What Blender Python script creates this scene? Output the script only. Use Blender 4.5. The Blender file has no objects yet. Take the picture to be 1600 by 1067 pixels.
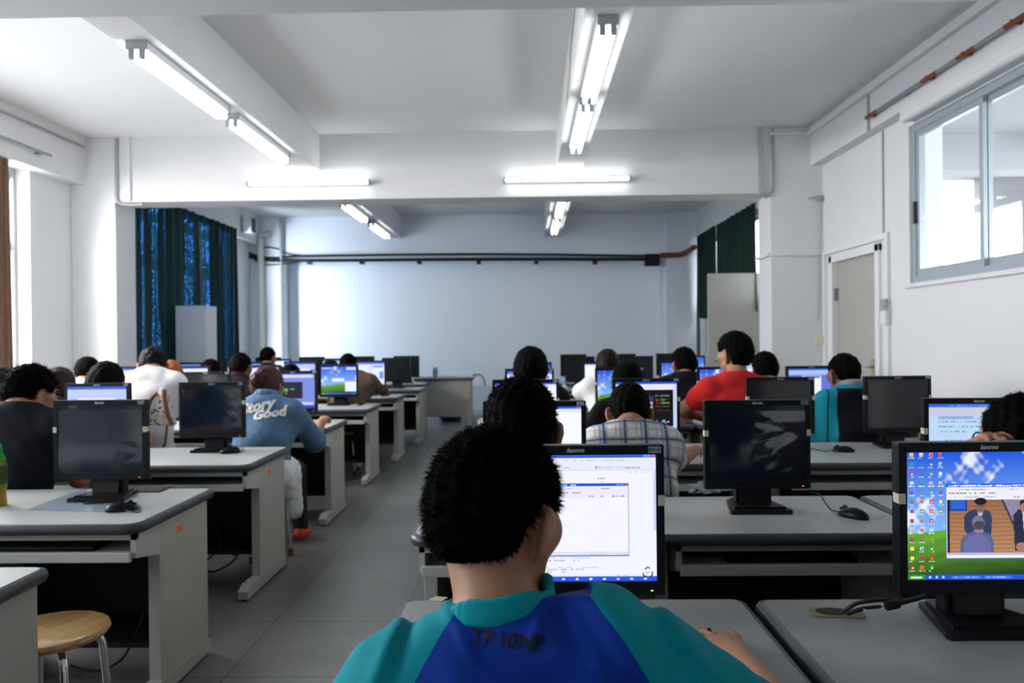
import bpy, bmesh, math, random, zlib
import numpy as np
from mathutils import Vector, Matrix, Euler
from mathutils.bvhtree import BVHTree
random.seed(7); rng = np.random.default_rng(7)
S = bpy.context.scene
COL = S.collection
R = math.radians

# ------------------------------------------------------------------ camera
F = 1200.0                                   # focal length in pixels of the 1600 x 1067 frame
CAM = Vector((0, 0, 1.32))
yaw, pitch, roll = 22 / F, -3.5 / F, 0.0105
fwd = Vector((-math.sin(yaw), math.cos(yaw), math.tan(pitch))).normalized()
rgt = fwd.cross(Vector((0, 0, 1))).normalized(); upv = rgt.cross(fwd)
r2 = rgt * math.cos(roll) - upv * math.sin(roll); u2 = upv * math.cos(roll) + rgt * math.sin(roll)
cd = bpy.data.cameras.new('camera'); cam = bpy.data.objects.new('camera', cd); COL.objects.link(cam)
m = Matrix((r2, u2, -fwd)).transposed().to_4x4(); m.translation = CAM
cam.matrix_world = m
cd.sensor_width = 36; cd.lens = 27; cd.clip_start = 0.05; cd.clip_end = 200
cd.dof.use_dof = True; cd.dof.focus_distance = 1.5; cd.dof.aperture_fstop = 5.6
S.camera = cam

def wp(px, py, y):
    """the point of the room at depth y that lies along a line of sight"""
    d = r2 * ((px - 800) / F) + u2 * ((533.5 - py) / F) + fwd
    return CAM + d * (y / d.y)
def wx(px, y): return wp(px, 560, y).x

# ------------------------------------------------------------------ world, daylight, exposure
S.view_settings.view_transform = 'Standard'; S.view_settings.look = 'None'
S.view_settings.gamma = 1; S.view_settings.exposure = 0.2; S.view_settings.use_curve_mapping = False
W = bpy.data.worlds.new('overcast_sky'); S.world = W; W.use_nodes = True
W.node_tree.nodes['Background'].inputs[0].default_value = (0.90, 0.945, 1.0, 1)
W.node_tree.nodes['Background'].inputs[1].default_value = 5.6
try:
    S.cycles.use_denoising = True; S.cycles.max_bounces = 7; S.cycles.diffuse_bounces = 4; S.cycles.transparent_max_bounces = 12
    S.cycles.sample_clamp_indirect = 6; S.cycles.caustics_reflective = False; S.cycles.caustics_refractive = False
except Exception: pass

def area(name, loc, target, sx, sy, power, col):
    l = bpy.data.lights.new(name, 'AREA'); l.shape = 'RECTANGLE'; l.size = sx; l.size_y = sy; l.energy = power; l.color = col
    o = bpy.data.objects.new(name, l); COL.objects.link(o); o.location = loc
    o.rotation_euler = (Vector(target) - Vector(loc)).to_track_quat('-Z', 'Y').to_euler(); return o
area('daylight_left_window', (-6.0, 5.4, 3.15), (-1.5, 5.8, 0.4), 3.6, 1.8, 1050, (1.0, 0.95, 0.925))
area('daylight_left_rear_window', (-6.5, 1.0, 3.7), (-1.2, 1.0, 0.3), 3.4, 2.2, 260, (0.97, 0.97, 1.0))
area('daylight_left_far_window', (-5.6, 9.9, 2.2), (0, 9.9, 1.2), 3.0, 2.2, 2200, (0.75, 0.86, 1.0))
area('daylight_corridor', (6.2, 4.6, 2.6), (3, 4.8, 2.2), 4.0, 2.0, 230, (0.82, 0.91, 1.0))

# ------------------------------------------------------------------ materials
def lin(h):
    h = h.lstrip('#'); c = [int(h[i:i + 2], 16) / 255 for i in (0, 2, 4)]
    return tuple(x / 12.92 if x <= 0.04045 else ((x + 0.055) / 1.055) ** 2.4 for x in c)
MATS = {}
def mat(name, col, rough=0.6, metal=0.0, spec=0.4, noise=0.0, nscale=8, bump=0.0, bscale=60, emit=None, estr=1.0, coat=0.0, sss=0.0):
    if name in MATS: return MATS[name]
    if isinstance(col, str): col = lin(col)
    M = bpy.data.materials.new(name); M.use_nodes = True; MATS[name] = M
    nt = M.node_tree; b = nt.nodes['Principled BSDF']
    b.inputs['Base Color'].default_value = (*col, 1); b.inputs['Roughness'].default_value = rough
    b.inputs['Metallic'].default_value = metal; b.inputs['Specular IOR Level'].default_value = spec
    b.inputs['Coat Weight'].default_value = coat
    if sss: b.inputs['Subsurface Weight'].default_value = sss; b.inputs['Subsurface Radius'].default_value = (0.01, 0.004, 0.002); b.inputs['Subsurface Scale'].default_value = 1.0
    if emit is not None:
        b.inputs['Emission Color'].default_value = (*emit, 1); b.inputs['Emission Strength'].default_value = estr
    if noise or bump:
        tc = nt.nodes.new('ShaderNodeTexCoord')
        if noise:
            n = nt.nodes.new('ShaderNodeTexNoise'); n.inputs['Scale'].default_value = nscale; n.inputs['Detail'].default_value = 5
            nt.links.new(tc.outputs['Object'], n.inputs['Vector'])
            mx = nt.nodes.new('ShaderNodeMix'); mx.data_type = 'RGBA'
            mx.inputs[6].default_value = (*[c * (1 - noise) for c in col], 1); mx.inputs[7].default_value = (*[min(1, c * (1 + noise)) for c in col], 1)
            nt.links.new(n.outputs['Fac'], mx.inputs[0]); nt.links.new(mx.outputs[2], b.inputs['Base Color'])
        if bump:
            n2 = nt.nodes.new('ShaderNodeTexNoise'); n2.inputs['Scale'].default_value = bscale; n2.inputs['Detail'].default_value = 3
            nt.links.new(tc.outputs['Object'], n2.inputs['Vector'])
            bp = nt.nodes.new('ShaderNodeBump'); bp.inputs['Strength'].default_value = bump; bp.inputs['Distance'].default_value = 0.01
            nt.links.new(n2.outputs['Fac'], bp.inputs['Height']); nt.links.new(bp.outputs['Normal'], b.inputs['Normal'])
    return M
PLASTER = mat('white_plaster', (0.72, 0.73, 0.74), 0.75, noise=0.03, nscale=3, bump=0.08, bscale=30)
CEIL = mat('ceiling_paint', (0.80, 0.80, 0.80), 0.85, noise=0.03, nscale=2)
BACKW = mat('back_wall_paint', (0.78, 0.83, 0.90), 0.7, noise=0.02, nscale=2)
BEAM = mat('beam_paint', (0.70, 0.70, 0.70), 0.8, noise=0.03, nscale=3)
TOP = mat('grey_laminate', (0.40, 0.42, 0.42), 0.38, noise=0.10, nscale=14, spec=0.45)
TOPD = mat('dark_grey_laminate', (0.27, 0.285, 0.29), 0.42, noise=0.14, nscale=10, spec=0.4)  # darker, more mottled laminate for the two nearest right-hand desks
EDGE = mat('dark_grey_edging', (0.042, 0.05, 0.06), 0.4)
BEIGE = mat('beige_grey_board', (0.42, 0.42, 0.38), 0.5, noise=0.05, nscale=6)
RAIL = mat('pale_tray_board', (0.45, 0.46, 0.44), 0.5)
BLK = mat('black_panel', (0.006, 0.006, 0.007), 0.5)
PLA = mat('black_plastic', (0.005, 0.007, 0.010), 0.42, spec=0.18)
PLA2 = mat('black_stand_plastic', (0.005, 0.006, 0.008), 0.36, spec=0.22)
CABLE = mat('black_rubber', (0.008, 0.008, 0.009), 0.5)
CHROME = mat('chrome', (0.75, 0.77, 0.8), 0.12, metal=1.0)
STEEL = mat('grey_steel', (0.32, 0.33, 0.34), 0.4, metal=0.7)
ALU = mat('anodised_aluminium', (0.42, 0.47, 0.50), 0.35, metal=0.3)
ORANGE = mat('orange_sticker', (0.9, 0.22, 0.03), 0.5)
RUBBER = mat('red_brown_rubber', (0.13, 0.03, 0.02), 0.6)
SKIN = mat('skin', (0.38, 0.195, 0.118), 0.5, noise=0.08, nscale=25, sss=0.12)
HAIR = mat('black_hair', (0.0018, 0.0016, 0.0017), 0.75, spec=0.05, bump=0.15, bscale=140)
HAIRB = mat('reddish_brown_hair', (0.034, 0.008, 0.004), 0.5, spec=0.25, bump=0.3, bscale=140)
HAIRDB = mat('dark_brown_hair', (0.010, 0.0045, 0.0035), 0.55, spec=0.15, bump=0.3, bscale=140)
HAIRO = mat('orange_brown_hair', (0.26, 0.085, 0.03), 0.5, spec=0.2, bump=0.3, bscale=140)
WHITE = mat('white_enamel', (0.75, 0.76, 0.77), 0.4)
LOGO = mat('silver_lettering', (0.45, 0.47, 0.5), 0.4)
TAPE = mat('yellowed_tape', (0.55, 0.53, 0.40), 0.5)
TUBE = mat('lit_tube', (1, 1, 1), 0.5, emit=(0.93, 0.97, 1.0), estr=12.5)
GREY = mat('grey_enamel', (0.35, 0.36, 0.37), 0.45)

def node_mat(name):
    M = bpy.data.materials.new(name); M.use_nodes = True; MATS[name] = M
    return M, M.node_tree, M.node_tree.nodes['Principled BSDF']
def nmath(nt, op, a, b=None):
    n = nt.nodes.new('ShaderNodeMath'); n.operation = op
    for i, v in enumerate((a, b)):
        if v is None: continue
        if isinstance(v, (int, float)): n.inputs[i].default_value = v
        else: nt.links.new(v, n.inputs[i])
    return n.outputs[0]
def nmix(nt, fac, a, b):
    n = nt.nodes.new('ShaderNodeMix'); n.data_type = 'RGBA'
    for i, v in ((0, fac), (6, a), (7, b)):
        if isinstance(v, (int, float)): n.inputs[i].default_value = v
        elif isinstance(v, tuple): n.inputs[i].default_value = (*v, 1)
        else: nt.links.new(v, n.inputs[i])
    return n.outputs[2]
# floor: terrazzo tiles with dark joints
FLOOR, nt, b = node_mat('terrazzo_tiles')
tc = nt.nodes.new('ShaderNodeTexCoord'); bk = nt.nodes.new('ShaderNodeTexBrick')
bk.offset = 0; bk.inputs['Scale'].default_value = 1; bk.inputs['Brick Width'].default_value = 0.6; bk.inputs['Row Height'].default_value = 0.6
bk.inputs['Mortar Size'].default_value = 0.004; bk.inputs['Color1'].default_value = (0.130, 0.138, 0.126, 1); bk.inputs['Color2'].default_value = (0.150, 0.155, 0.144, 1)
bk.inputs['Mortar'].default_value = (0.07, 0.07, 0.07, 1)
nt.links.new(tc.outputs['Object'], bk.inputs['Vector'])
ns = nt.nodes.new('ShaderNodeTexNoise'); ns.inputs['Scale'].default_value = 1.3; ns.inputs['Detail'].default_value = 8; nt.links.new(tc.outputs['Object'], ns.inputs['Vector'])
vz = nt.nodes.new('ShaderNodeTexNoise'); vz.inputs['Scale'].default_value = 130; vz.inputs['Detail'].default_value = 2; nt.links.new(tc.outputs['Object'], vz.inputs['Vector'])
f1 = nmath(nt, 'ADD', nmath(nt, 'MULTIPLY', ns.outputs['Fac'], 0.5), nmath(nt, 'MULTIPLY', vz.outputs['Fac'], 0.5))
c = nt.nodes.new('ShaderNodeMix'); c.data_type = 'RGBA'; c.blend_type = 'MULTIPLY'; c.inputs[0].default_value = 1
nt.links.new(bk.outputs['Color'], c.inputs[6]); g = nmath(nt, 'ADD', nmath(nt, 'MULTIPLY', f1, 2.4), -0.2)
nt.links.new(g, c.inputs[7]); nt.links.new(c.outputs[2], b.inputs['Base Color']); b.inputs['Roughness'].default_value = 0.36
# glass
GLASS, nt, b = node_mat('window_glass')
nt.nodes.remove(b); tr = nt.nodes.new('ShaderNodeBsdfTransparent'); gl = nt.nodes.new('ShaderNodeBsdfGlossy'); gl.inputs['Roughness'].default_value = 0.02
ms = nt.nodes.new('ShaderNodeMixShader'); ms.inputs[0].default_value = 0.06
nt.links.new(tr.outputs[0], ms.inputs[1]); nt.links.new(gl.outputs[0], ms.inputs[2]); nt.links.new(ms.outputs[0], nt.nodes['Material Output'].inputs[0])
def clear_plastic(name, col, fac):
    M, nt, b = node_mat(name); tr = nt.nodes.new('ShaderNodeBsdfTransparent'); tr.inputs[0].default_value = (*col, 1)
    b.inputs['Base Color'].default_value = (*col, 1); b.inputs['Roughness'].default_value = 0.12
    ms = nt.nodes.new('ShaderNodeMixShader'); ms.inputs[0].default_value = fac
    nt.links.new(tr.outputs[0], ms.inputs[1]); nt.links.new(b.outputs[0], ms.inputs[2]); nt.links.new(ms.outputs[0], nt.nodes['Material Output'].inputs[0]); return M
CLEAR = clear_plastic('clear_plastic', (0.85, 0.93, 0.98), 0.35)
TEA = clear_plastic('tea_in_bottle', (0.45, 0.36, 0.05), 0.55)
FILMF, nt, b = node_mat('clear_plastic_film'); nt.nodes.remove(b); tr = nt.nodes.new('ShaderNodeBsdfTransparent'); tr.inputs[0].default_value = (.93, .96, 1, 1); gl = nt.nodes.new('ShaderNodeBsdfGlossy'); gl.inputs['Roughness'].default_value = 0.10
ms = nt.nodes.new('ShaderNodeMixShader'); ms.inputs[0].default_value = 0.085
nt.links.new(tr.outputs[0], ms.inputs[1]); nt.links.new(gl.outputs[0], ms.inputs[2]); nt.links.new(ms.outputs[0], nt.nodes['Material Output'].inputs[0])
FILMR = FILMF.copy(); FILMR.name = 'crinkled_plastic_film'; [n for n in FILMR.node_tree.nodes if n.type == 'MIX_SHADER'][0].inputs[0].default_value = 0.20
# screens: the picture a screen gives off sits in the colour layer 'Col'
SCREEN, nt, b = node_mat('lit_screen')
at = nt.nodes.new('ShaderNodeVertexColor'); at.layer_name = 'Col'
b.inputs['Base Color'].default_value = (0.01, 0.01, 0.012, 1); b.inputs['Roughness'].default_value = 0.3
nt.links.new(at.outputs['Color'], b.inputs['Emission Color']); b.inputs['Emission Strength'].default_value = 0.9
# switched off screens under a crinkled plastic film
def dark_screen(name, col, strength, scale):
    M, nt, b = node_mat(name)
    b.inputs['Base Color'].default_value = (*col, 1); b.inputs['Roughness'].default_value = 0.16; b.inputs['Specular IOR Level'].default_value = 0.6
    tc = nt.nodes.new('ShaderNodeTexCoord'); n = nt.nodes.new('ShaderNodeTexVoronoi'); n.feature = 'SMOOTH_F1'; n.inputs['Scale'].default_value = scale; n.inputs['Smoothness'].default_value = 0.6
    n2 = nt.nodes.new('ShaderNodeTexNoise'); n2.inputs['Scale'].default_value = scale * 0.7; n2.inputs['Distortion'].default_value = 1.5
    mp = nt.nodes.new('ShaderNodeMapping'); mp.inputs['Scale'].default_value = (1.0, 1.0, 0.6)
    oi = nt.nodes.new('ShaderNodeObjectInfo'); va = nt.nodes.new('ShaderNodeVectorMath'); va.operation = 'ADD'
    nt.links.new(tc.outputs['Object'], va.inputs[0]); nt.links.new(oi.outputs['Location'], va.inputs[1]); nt.links.new(va.outputs[0], mp.inputs[0])
    nt.links.new(mp.outputs[0], n.inputs['Vector']); nt.links.new(mp.outputs[0], n2.inputs['Vector'])
    h = nmath(nt, 'ADD', n.outputs['Distance'], n2.outputs['Fac'])
    bp = nt.nodes.new('ShaderNodeBump'); bp.inputs['Strength'].default_value = strength; bp.inputs['Distance'].default_value = 0.05
    nt.links.new(h, bp.inputs['Height']); nt.links.new(bp.outputs['Normal'], b.inputs['Normal']); return M
FILM = dark_screen('filmed_dark_screen', (0.004, 0.011, 0.024), 0.25, 3.2)
OFF = dark_screen('dark_screen', (0.016, 0.018, 0.021), 0.05, 5)
# curtain cloth, loosely woven: daylight sparkles through single layers
CURT, nt, b = node_mat('green_curtain_cloth')
b.inputs['Base Color'].default_value = (0.002, 0.020, 0.020, 1); b.inputs['Roughness'].default_value = 0.9
tc = nt.nodes.new('ShaderNodeTexCoord'); n = nt.nodes.new('ShaderNodeTexNoise'); n.inputs['Scale'].default_value = 85; n.inputs['Detail'].default_value = 1
n2 = nt.nodes.new('ShaderNodeTexNoise'); n2.inputs['Scale'].default_value = 1.0
mp = nt.nodes.new('ShaderNodeMapping'); mp.inputs['Scale'].default_value = (0.5, 9.0, 0.22)
nt.links.new(tc.outputs['Object'], n.inputs['Vector']); nt.links.new(tc.outputs['Object'], mp.inputs[0]); nt.links.new(mp.outputs[0], n2.inputs['Vector'])
hole = nmath(nt, 'MULTIPLY', nmath(nt, 'GREATER_THAN', n.outputs['Fac'], 0.585), nmath(nt, 'GREATER_THAN', n2.outputs['Fac'], 0.56))
tr = nt.nodes.new('ShaderNodeBsdfTransparent'); tr.inputs[0].default_value = (0.16, 0.34, 0.62, 1); ms = nt.nodes.new('ShaderNodeMixShader')
tl = nt.nodes.new('ShaderNodeBsdfTranslucent'); tl.inputs[0].default_value = (0.001, 0.010, 0.011, 1); ad = nt.nodes.new('ShaderNodeAddShader')
nt.links.new(b.outputs[0], ad.inputs[0]); nt.links.new(tl.outputs[0], ad.inputs[1])
nt.links.new(hole, ms.inputs[0]); nt.links.new(ad.outputs[0], ms.inputs[1]); nt.links.new(tr.outputs[0], ms.inputs[2]); nt.links.new(ms.outputs[0], nt.nodes['Material Output'].inputs[0])
CURT2 = mat('heavy_green_curtain', (0.003, 0.022, 0.016), 0.9)
CURT3 = mat('brown_curtain', (0.19, 0.11, 0.07), 0.9, noise=0.3, nscale=20)

# ------------------------------------------------------------------ object helpers
def mesh_obj(name, verts, faces, material, parent=None, smooth=False, mats=None, midx=None, loc=(0, 0, 0)):
    me = bpy.data.meshes.new(name); me.from_pydata([tuple(v) for v in verts], [], [tuple(f) for f in faces]); me.update()
    return link(name, me, material, parent, smooth, mats, midx, loc)
def link(name, me, material, parent=None, smooth=False, mats=None, midx=None, loc=(0, 0, 0)):
    o = bpy.data.objects.new(name, me); COL.objects.link(o); o.location = loc
    if not me.materials:
        for q in (mats or [material]): me.materials.append(q)
    if midx is not None: me.polygons.foreach_set('material_index', list(midx))
    if smooth: me.polygons.foreach_set('use_smooth', [True] * len(me.polygons))
    if parent: o.parent = parent
    return o
def empty(name, loc=(0, 0, 0), rz=0.0, label=None, cat=None, group=None):
    o = bpy.data.objects.new(name, None); COL.objects.link(o); o.empty_display_size = 0.05
    o.location = loc; o.rotation_euler = (0, 0, rz); tag(o, label, cat, group); return o
def tag(o, label=None, cat=None, group=None, kind=None):
    if label: o['label'] = label
    if cat: o['category'] = cat
    if group: o['group'] = group
    if kind: o['kind'] = kind
    return o
class G:
    """collects shapes into one mesh"""
    def __init__(s): s.v = []; s.f = []; s.m = []; s.cur = 0
    def add(s, vs, fs):
        n = len(s.v); s.v += [tuple(v) for v in vs]; s.f += [tuple(i + n for i in f) for f in fs]; s.m += [s.cur] * len(fs); return s
    def box(s, x0, x1, y0, y1, z0, z1, bev=0.0):
        if x0 > x1: x0, x1 = x1, x0
        if y0 > y1: y0, y1 = y1, y0
        if bev:
            bm = bmesh.new(); bmesh.ops.create_cube(bm, size=1)
            for v in bm.verts: v.co = Vector(((x0 + x1) / 2 + v.co.x * (x1 - x0), (y0 + y1) / 2 + v.co.y * (y1 - y0), (z0 + z1) / 2 + v.co.z * (z1 - z0)))
            bmesh.ops.bevel(bm, geom=bm.edges[:], offset=bev, segments=2, profile=0.6, affect='EDGES'); bm.verts.index_update()
            s.add([v.co[:] for v in bm.verts], [[v.index for v in f.verts] for f in bm.faces]); bm.free(); return s
        vs = [(x, y, z) for z in (z0, z1) for y in (y0, y1) for x in (x0, x1)]
        return s.add(vs, [(0, 2, 3, 1), (4, 5, 7, 6), (0, 1, 5, 4), (2, 6, 7, 3), (0, 4, 6, 2), (1, 3, 7, 5)])
    def prism(s, pts, z0, z1):
        """polygon in x, y (counter-clockwise) pulled from z0 to z1"""
        n = len(pts); vs = [(x, y, z0) for x, y in pts] + [(x, y, z1) for x, y in pts]
        return s.add(vs, [tuple(range(n - 1, -1, -1)), tuple(range(n, 2 * n))] + [(i, (i + 1) % n, n + (i + 1) % n, n + i) for i in range(n)])
    def prism_x(s, pts, x0, x1):
        """polygon in y, z pulled along x"""
        n = len(pts); vs = [(x0, y, z) for y, z in pts] + [(x1, y, z) for y, z in pts]
        return s.add(vs, [tuple(range(n - 1, -1, -1)), tuple(range(n, 2 * n))] + [(i, (i + 1) % n, n + (i + 1) % n, n + i) for i in range(n)])
    def prism_y(s, pts, y0, y1):
        n = len(pts); vs = [(x, y0, z) for x, z in pts] + [(x, y1, z) for x, z in pts]
        return s.add(vs, [tuple(range(n)), tuple(range(2 * n - 1, n - 1, -1))] + [(i, n + i, n + (i + 1) % n, (i + 1) % n) for i in range(n)])
    def tube(s, pts, r, n=8, cap=True):
        pts = [Vector(p) for p in pts]; rs = r if isinstance(r, (list, tuple)) else [r] * len(pts)
        up = Vector((0, 0, 1)); rings = []
        for i, p in enumerate(pts):
            t = (pts[min(i + 1, len(pts) - 1)] - pts[max(i - 1, 0)]).normalized()
            if i == 0:
                a = t.cross(up if abs(t.z) < 0.9 else Vector((1, 0, 0))).normalized()
            else: a = (a - t * a.dot(t)).normalized()
            bb = t.cross(a)
            rings.append([p + (a * math.cos(2 * math.pi * k / n) + bb * math.sin(2 * math.pi * k / n)) * rs[i] for k in range(n)])
        vs = [v for q in rings for v in q]; fs = []
        for i in range(len(pts) - 1):
            for k in range(n): fs.append((i * n + k, i * n + (k + 1) % n, (i + 1) * n + (k + 1) % n, (i + 1) * n + k))
        if cap: fs += [tuple(range(n - 1, -1, -1)), tuple(range((len(pts) - 1) * n, len(pts) * n))]
        return s.add(vs, fs)
    def lathe(s, prof, c=(0, 0, 0), n=20):
        """profile of (r, z) turned about the vertical axis through c"""
        vs = [(c[0] + r * math.cos(2 * math.pi * k / n), c[1] + r * math.sin(2 * math.pi * k / n), c[2] + z) for r, z in prof for k in range(n)]; fs = []
        for i in range(len(prof) - 1):
            for k in range(n): fs.append((i * n + k, i * n + (k + 1) % n, (i + 1) * n + (k + 1) % n, (i + 1) * n + k))
        fs += [tuple(range(n - 1, -1, -1)), tuple(range((len(prof) - 1) * n, len(prof) * n))]
        return s.add(vs, fs)
    def build(s, name, material, parent=None, smooth=False, mats=None, loc=(0, 0, 0)):
        o = mesh_obj(name, s.v, s.f, material, parent, False, mats, s.m if mats else None, loc)
        if smooth:
            o.data.polygons.foreach_set('use_smooth', [True] * len(o.data.polygons))
            try: o.data.set_sharp_from_angle(angle=R(40))
            except Exception: pass
        return o
def box(name, x0, x1, y0, y1, z0, z1, material, parent=None, bev=0.0): return G().box(x0, x1, y0, y1, z0, z1, bev).build(name, material, parent)
def bez(pts, n=10):
    """smooth curve through points"""
    P = [Vector(p) for p in pts]; out = []
    for i in range(len(P) - 1):
        p0 = P[max(i - 1, 0)]; p1 = P[i]; p2 = P[i + 1]; p3 = P[min(i + 2, len(P) - 1)]
        for k in range(n):
            t = k / n
            out.append(0.5 * ((2 * p1) + (p2 - p0) * t + (2 * p0 - 5 * p1 + 4 * p2 - p3) * t * t + (3 * p1 - p0 - 3 * p2 + p3) * t ** 3))
    return out + [P[-1]]
def copy_tree(o, parent=None):
    c = o.copy(); COL.objects.link(c)
    if parent: c.parent = parent
    for ch in list(o.children): copy_tree(ch, c)
    return c
def text_mesh(body, size, shear=0.0, extrude=0.0, bold=0.0, res=2):
    cu = bpy.data.curves.new('lettering', 'FONT'); cu.body = body; cu.size = size; cu.align_x = 'CENTER'; cu.align_y = 'CENTER'
    cu.shear = shear; cu.extrude = extrude; cu.resolution_u = res; cu.offset = bold
    o = bpy.data.objects.new('lettering', cu); COL.objects.link(o); dg = bpy.context.evaluated_depsgraph_get(); dg.update()
    me = bpy.data.meshes.new_from_object(o.evaluated_get(dg)); bpy.data.objects.remove(o); bpy.data.curves.remove(cu); me.materials.clear(); return me
# ------------------------------------------------------------------ the room shell
XL, XR, YF, YB, ZC = -4.66, 3.0, -2.6, 13.3, 3.43
def struct(name, g, material, mats=None, smooth=False):
    o = g.build(name, material, None, smooth, mats) if isinstance(g, G) else g
    return tag(o, kind='structure')
struct('floor', G().box(XL - .3, XR + 3.5, YF - .3, YB + .3, -.1, 0), FLOOR)
struct('ceiling', G().box(XL - .3, XR + .2, YF - .3, YB + .3, ZC, ZC + .15), CEIL)
def wall_x(name, xa, xb, holes, material):
    """wall along y between xa and xb with window and door holes (y0, y1, z0, z1)"""
    g = G(); y = YF
    for (y0, y1, z0, z1) in sorted(holes):
        g.box(xa, xb, y, y0, 0, ZC)
        if z0 > 0: g.box(xa, xb, y0, y1, 0, z0)
        g.box(xa, xb, y0, y1, z1, ZC); y = y1
    g.box(xa, xb, y, YB, 0, ZC); return struct(name, g, material)
WL = [(-1.2, 2.7, .95, 2.95), (3.7, 7.15, .95, 2.97), (8.6, 11.78, .95, 2.97)]
WR = [(3.4, 6.05, 1.72, 2.94), (8.9, 12.85, 1.70, 2.95), (6.59, 7.52, 0, 2.04)]
wall_x('wall_left', XL - .26, XL, WL, PLASTER)
wall_x('wall_right', XR, XR + .26, WR, PLASTER)
struct('wall_back', G().box(XL - .26, XR + .26, YB, YB + .25, 0, ZC), BACKW)
struct('wall_front', G().box(XL - .26, XR + .26, YF - .25, YF, 0, ZC), PLASTER)
# concrete frame: soffit beams along the side walls, cross beams, ceiling beams, columns
struct('beam_left_soffit', G().box(XL, XL + .16, YF, 7.8, 2.95, ZC).box(XL, XL + .16, 8.2, YB, 2.97, ZC), BEAM)
struct('beam_right_soffit', G().box(XR - .114, XR, YF, 5.95, 2.96, ZC).box(XR - .114, XR, 5.95, 7.8, 3.035, ZC).box(XR - .114, XR, 8.2, YB, 2.97, ZC), PLASTER)
struct('beam_cross_middle', G().box(-4.195, 2.475, 7.8, 8.15, 2.765, ZC), BEAM)
struct('beam_cross_near', G().box(-4.2, 2.5, 3.05, 3.45, 2.80, ZC), BEAM)
struct('beam_cross_back', G().box(-4.13, 2.36, 12.98, YB, 2.735, ZC), BACKW)
struct('beam_ceiling_left', G().box(-2.345, -2.08, YF, 7.8, 3.05, ZC, .008).box(-2.345, -2.08, 8.15, 13.0, 3.05, ZC, .008), BEAM)
struct('beam_ceiling_right', G().box(.325, .59, YF, 7.8, 3.05, ZC, .008).box(.325, .59, 8.15, 13.0, 3.05, ZC, .008), BEAM)
struct('column_left', G().box(XL, -4.195, 7.8, 8.2, 0, ZC, .01), PLASTER)
struct('column_right', G().box(2.475, XR, 7.8, 8.2, 0, ZC, .01), PLASTER)
struct('column_back_left', G().box(XL, -4.13, 12.93, YB, 0, ZC), BACKW)
struct('column_back_right', G().box(2.36, XR, 12.93, YB, 0, ZC), BACKW)
struct('column_near_left', G().box(XL, -4.2, 3.05, 3.45, 0, ZC), PLASTER)
struct('column_near_right', G().box(2.5, XR, 3.05, 3.45, 0, ZC), PLASTER)
struct('baseboard_back', G().box(-4.13, 2.36, YB - .05, YB, 0, .12, .008), BEAM)
struct('baseboard_right', G().box(XR - .012, XR, YF, 6.4, 0, .10).box(XR - .012, XR, 7.7, 7.8, 0, .10), BEAM)
struct('baseboard_left', G().box(XL, XL + .012, 3.45, 7.8, 0, .10).box(XL, XL + .012, 8.2, 12.93, 0, .10), BEAM)
struct('trim_1', G().box(-4.1, 2.33, YB - .02, YB, .5, 2.64), mat('white_board_panel', (0.82, 0.88, 0.95), 0.5))   # pale panel on the back wall
# windows
def window(name, x, y0, y1, z0, z1, npanes, transom=None, side=1):
    w = struct(name, G().box(x - .04, x + .04, y0, y1, z0, z0 + .05).box(x - .04, x + .04, y0, y1, z1 - .05, z1).box(x - .04, x + .04, y0, y0 + .05, z0 + .05, z1 - .05).box(x - .04, x + .04, y1 - .05, y1, z0 + .05, z1 - .05), ALU)
    st = (y1 - y0 - .1) / npanes
    for i in range(npanes):
        a = y0 + .05 + i * st; b_ = a + st; dx = .016 * (1 if i % 2 else -1); a -= .02 * (i > 0); b_ += .02 * (i < npanes - 1)
        zs = [z0 + .05, z1 - .05] if transom is None else [z0 + .05, transom, z1 - .05]
        for za, zb in zip(zs[:-1], zs[1:]):
            f = G().box(x + dx - .014, x + dx + .014, a, a + .045, za, zb).box(x + dx - .014, x + dx + .014, b_ - .045, b_, za, zb).box(x + dx - .014, x + dx + .014, a + .045, b_ - .045, za, za + .055).box(x + dx - .014, x + dx + .014, a + .045, b_ - .045, zb - .045, zb).build('window_sash', ALU, w)
            G().box(x + dx - .002, x + dx + .002, a + .045, b_ - .045, za + .055, zb - .045).build('window_pane', GLASS, f)
    return w
window('window_1', XL - .17, -1.2, 2.7, .95, 2.95, 3, 2.25)
window('window_2', XL - .17, 3.7, 7.15, .95, 2.97, 3, 2.25)
window('window_3', XL - .17, 8.6, 11.78, .95, 2.97, 3, 2.34)
box('window_transom', XL - .22, XL - .12, 8.6, 11.78, 2.26, 2.43, ALU, bpy.data.objects['window_3'])
w4 = window('window_4', XR + .06, 3.4, 6.05, 1.72, 2.94, 3)
window('window_5', XR + .06, 8.9, 12.85, 1.70, 2.95, 4)
box('window_latch', XR + .005, XR + .03, 5.985, 6.005, 2.18, 2.35, BLK, w4)
struct('trim_2', G().box(XR - .03, XR + .02, 3.4, 6.1, 1.685, 1.72, .006), PLASTER)          # ledge under the corridor window
struct('trim_3', G().tube([(XR - .085, YF, 2.98), (XR - .085, 5.95, 2.98)], .035, 12), PLASTER, smooth=True)   # rounded lip over the corridor window
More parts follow.
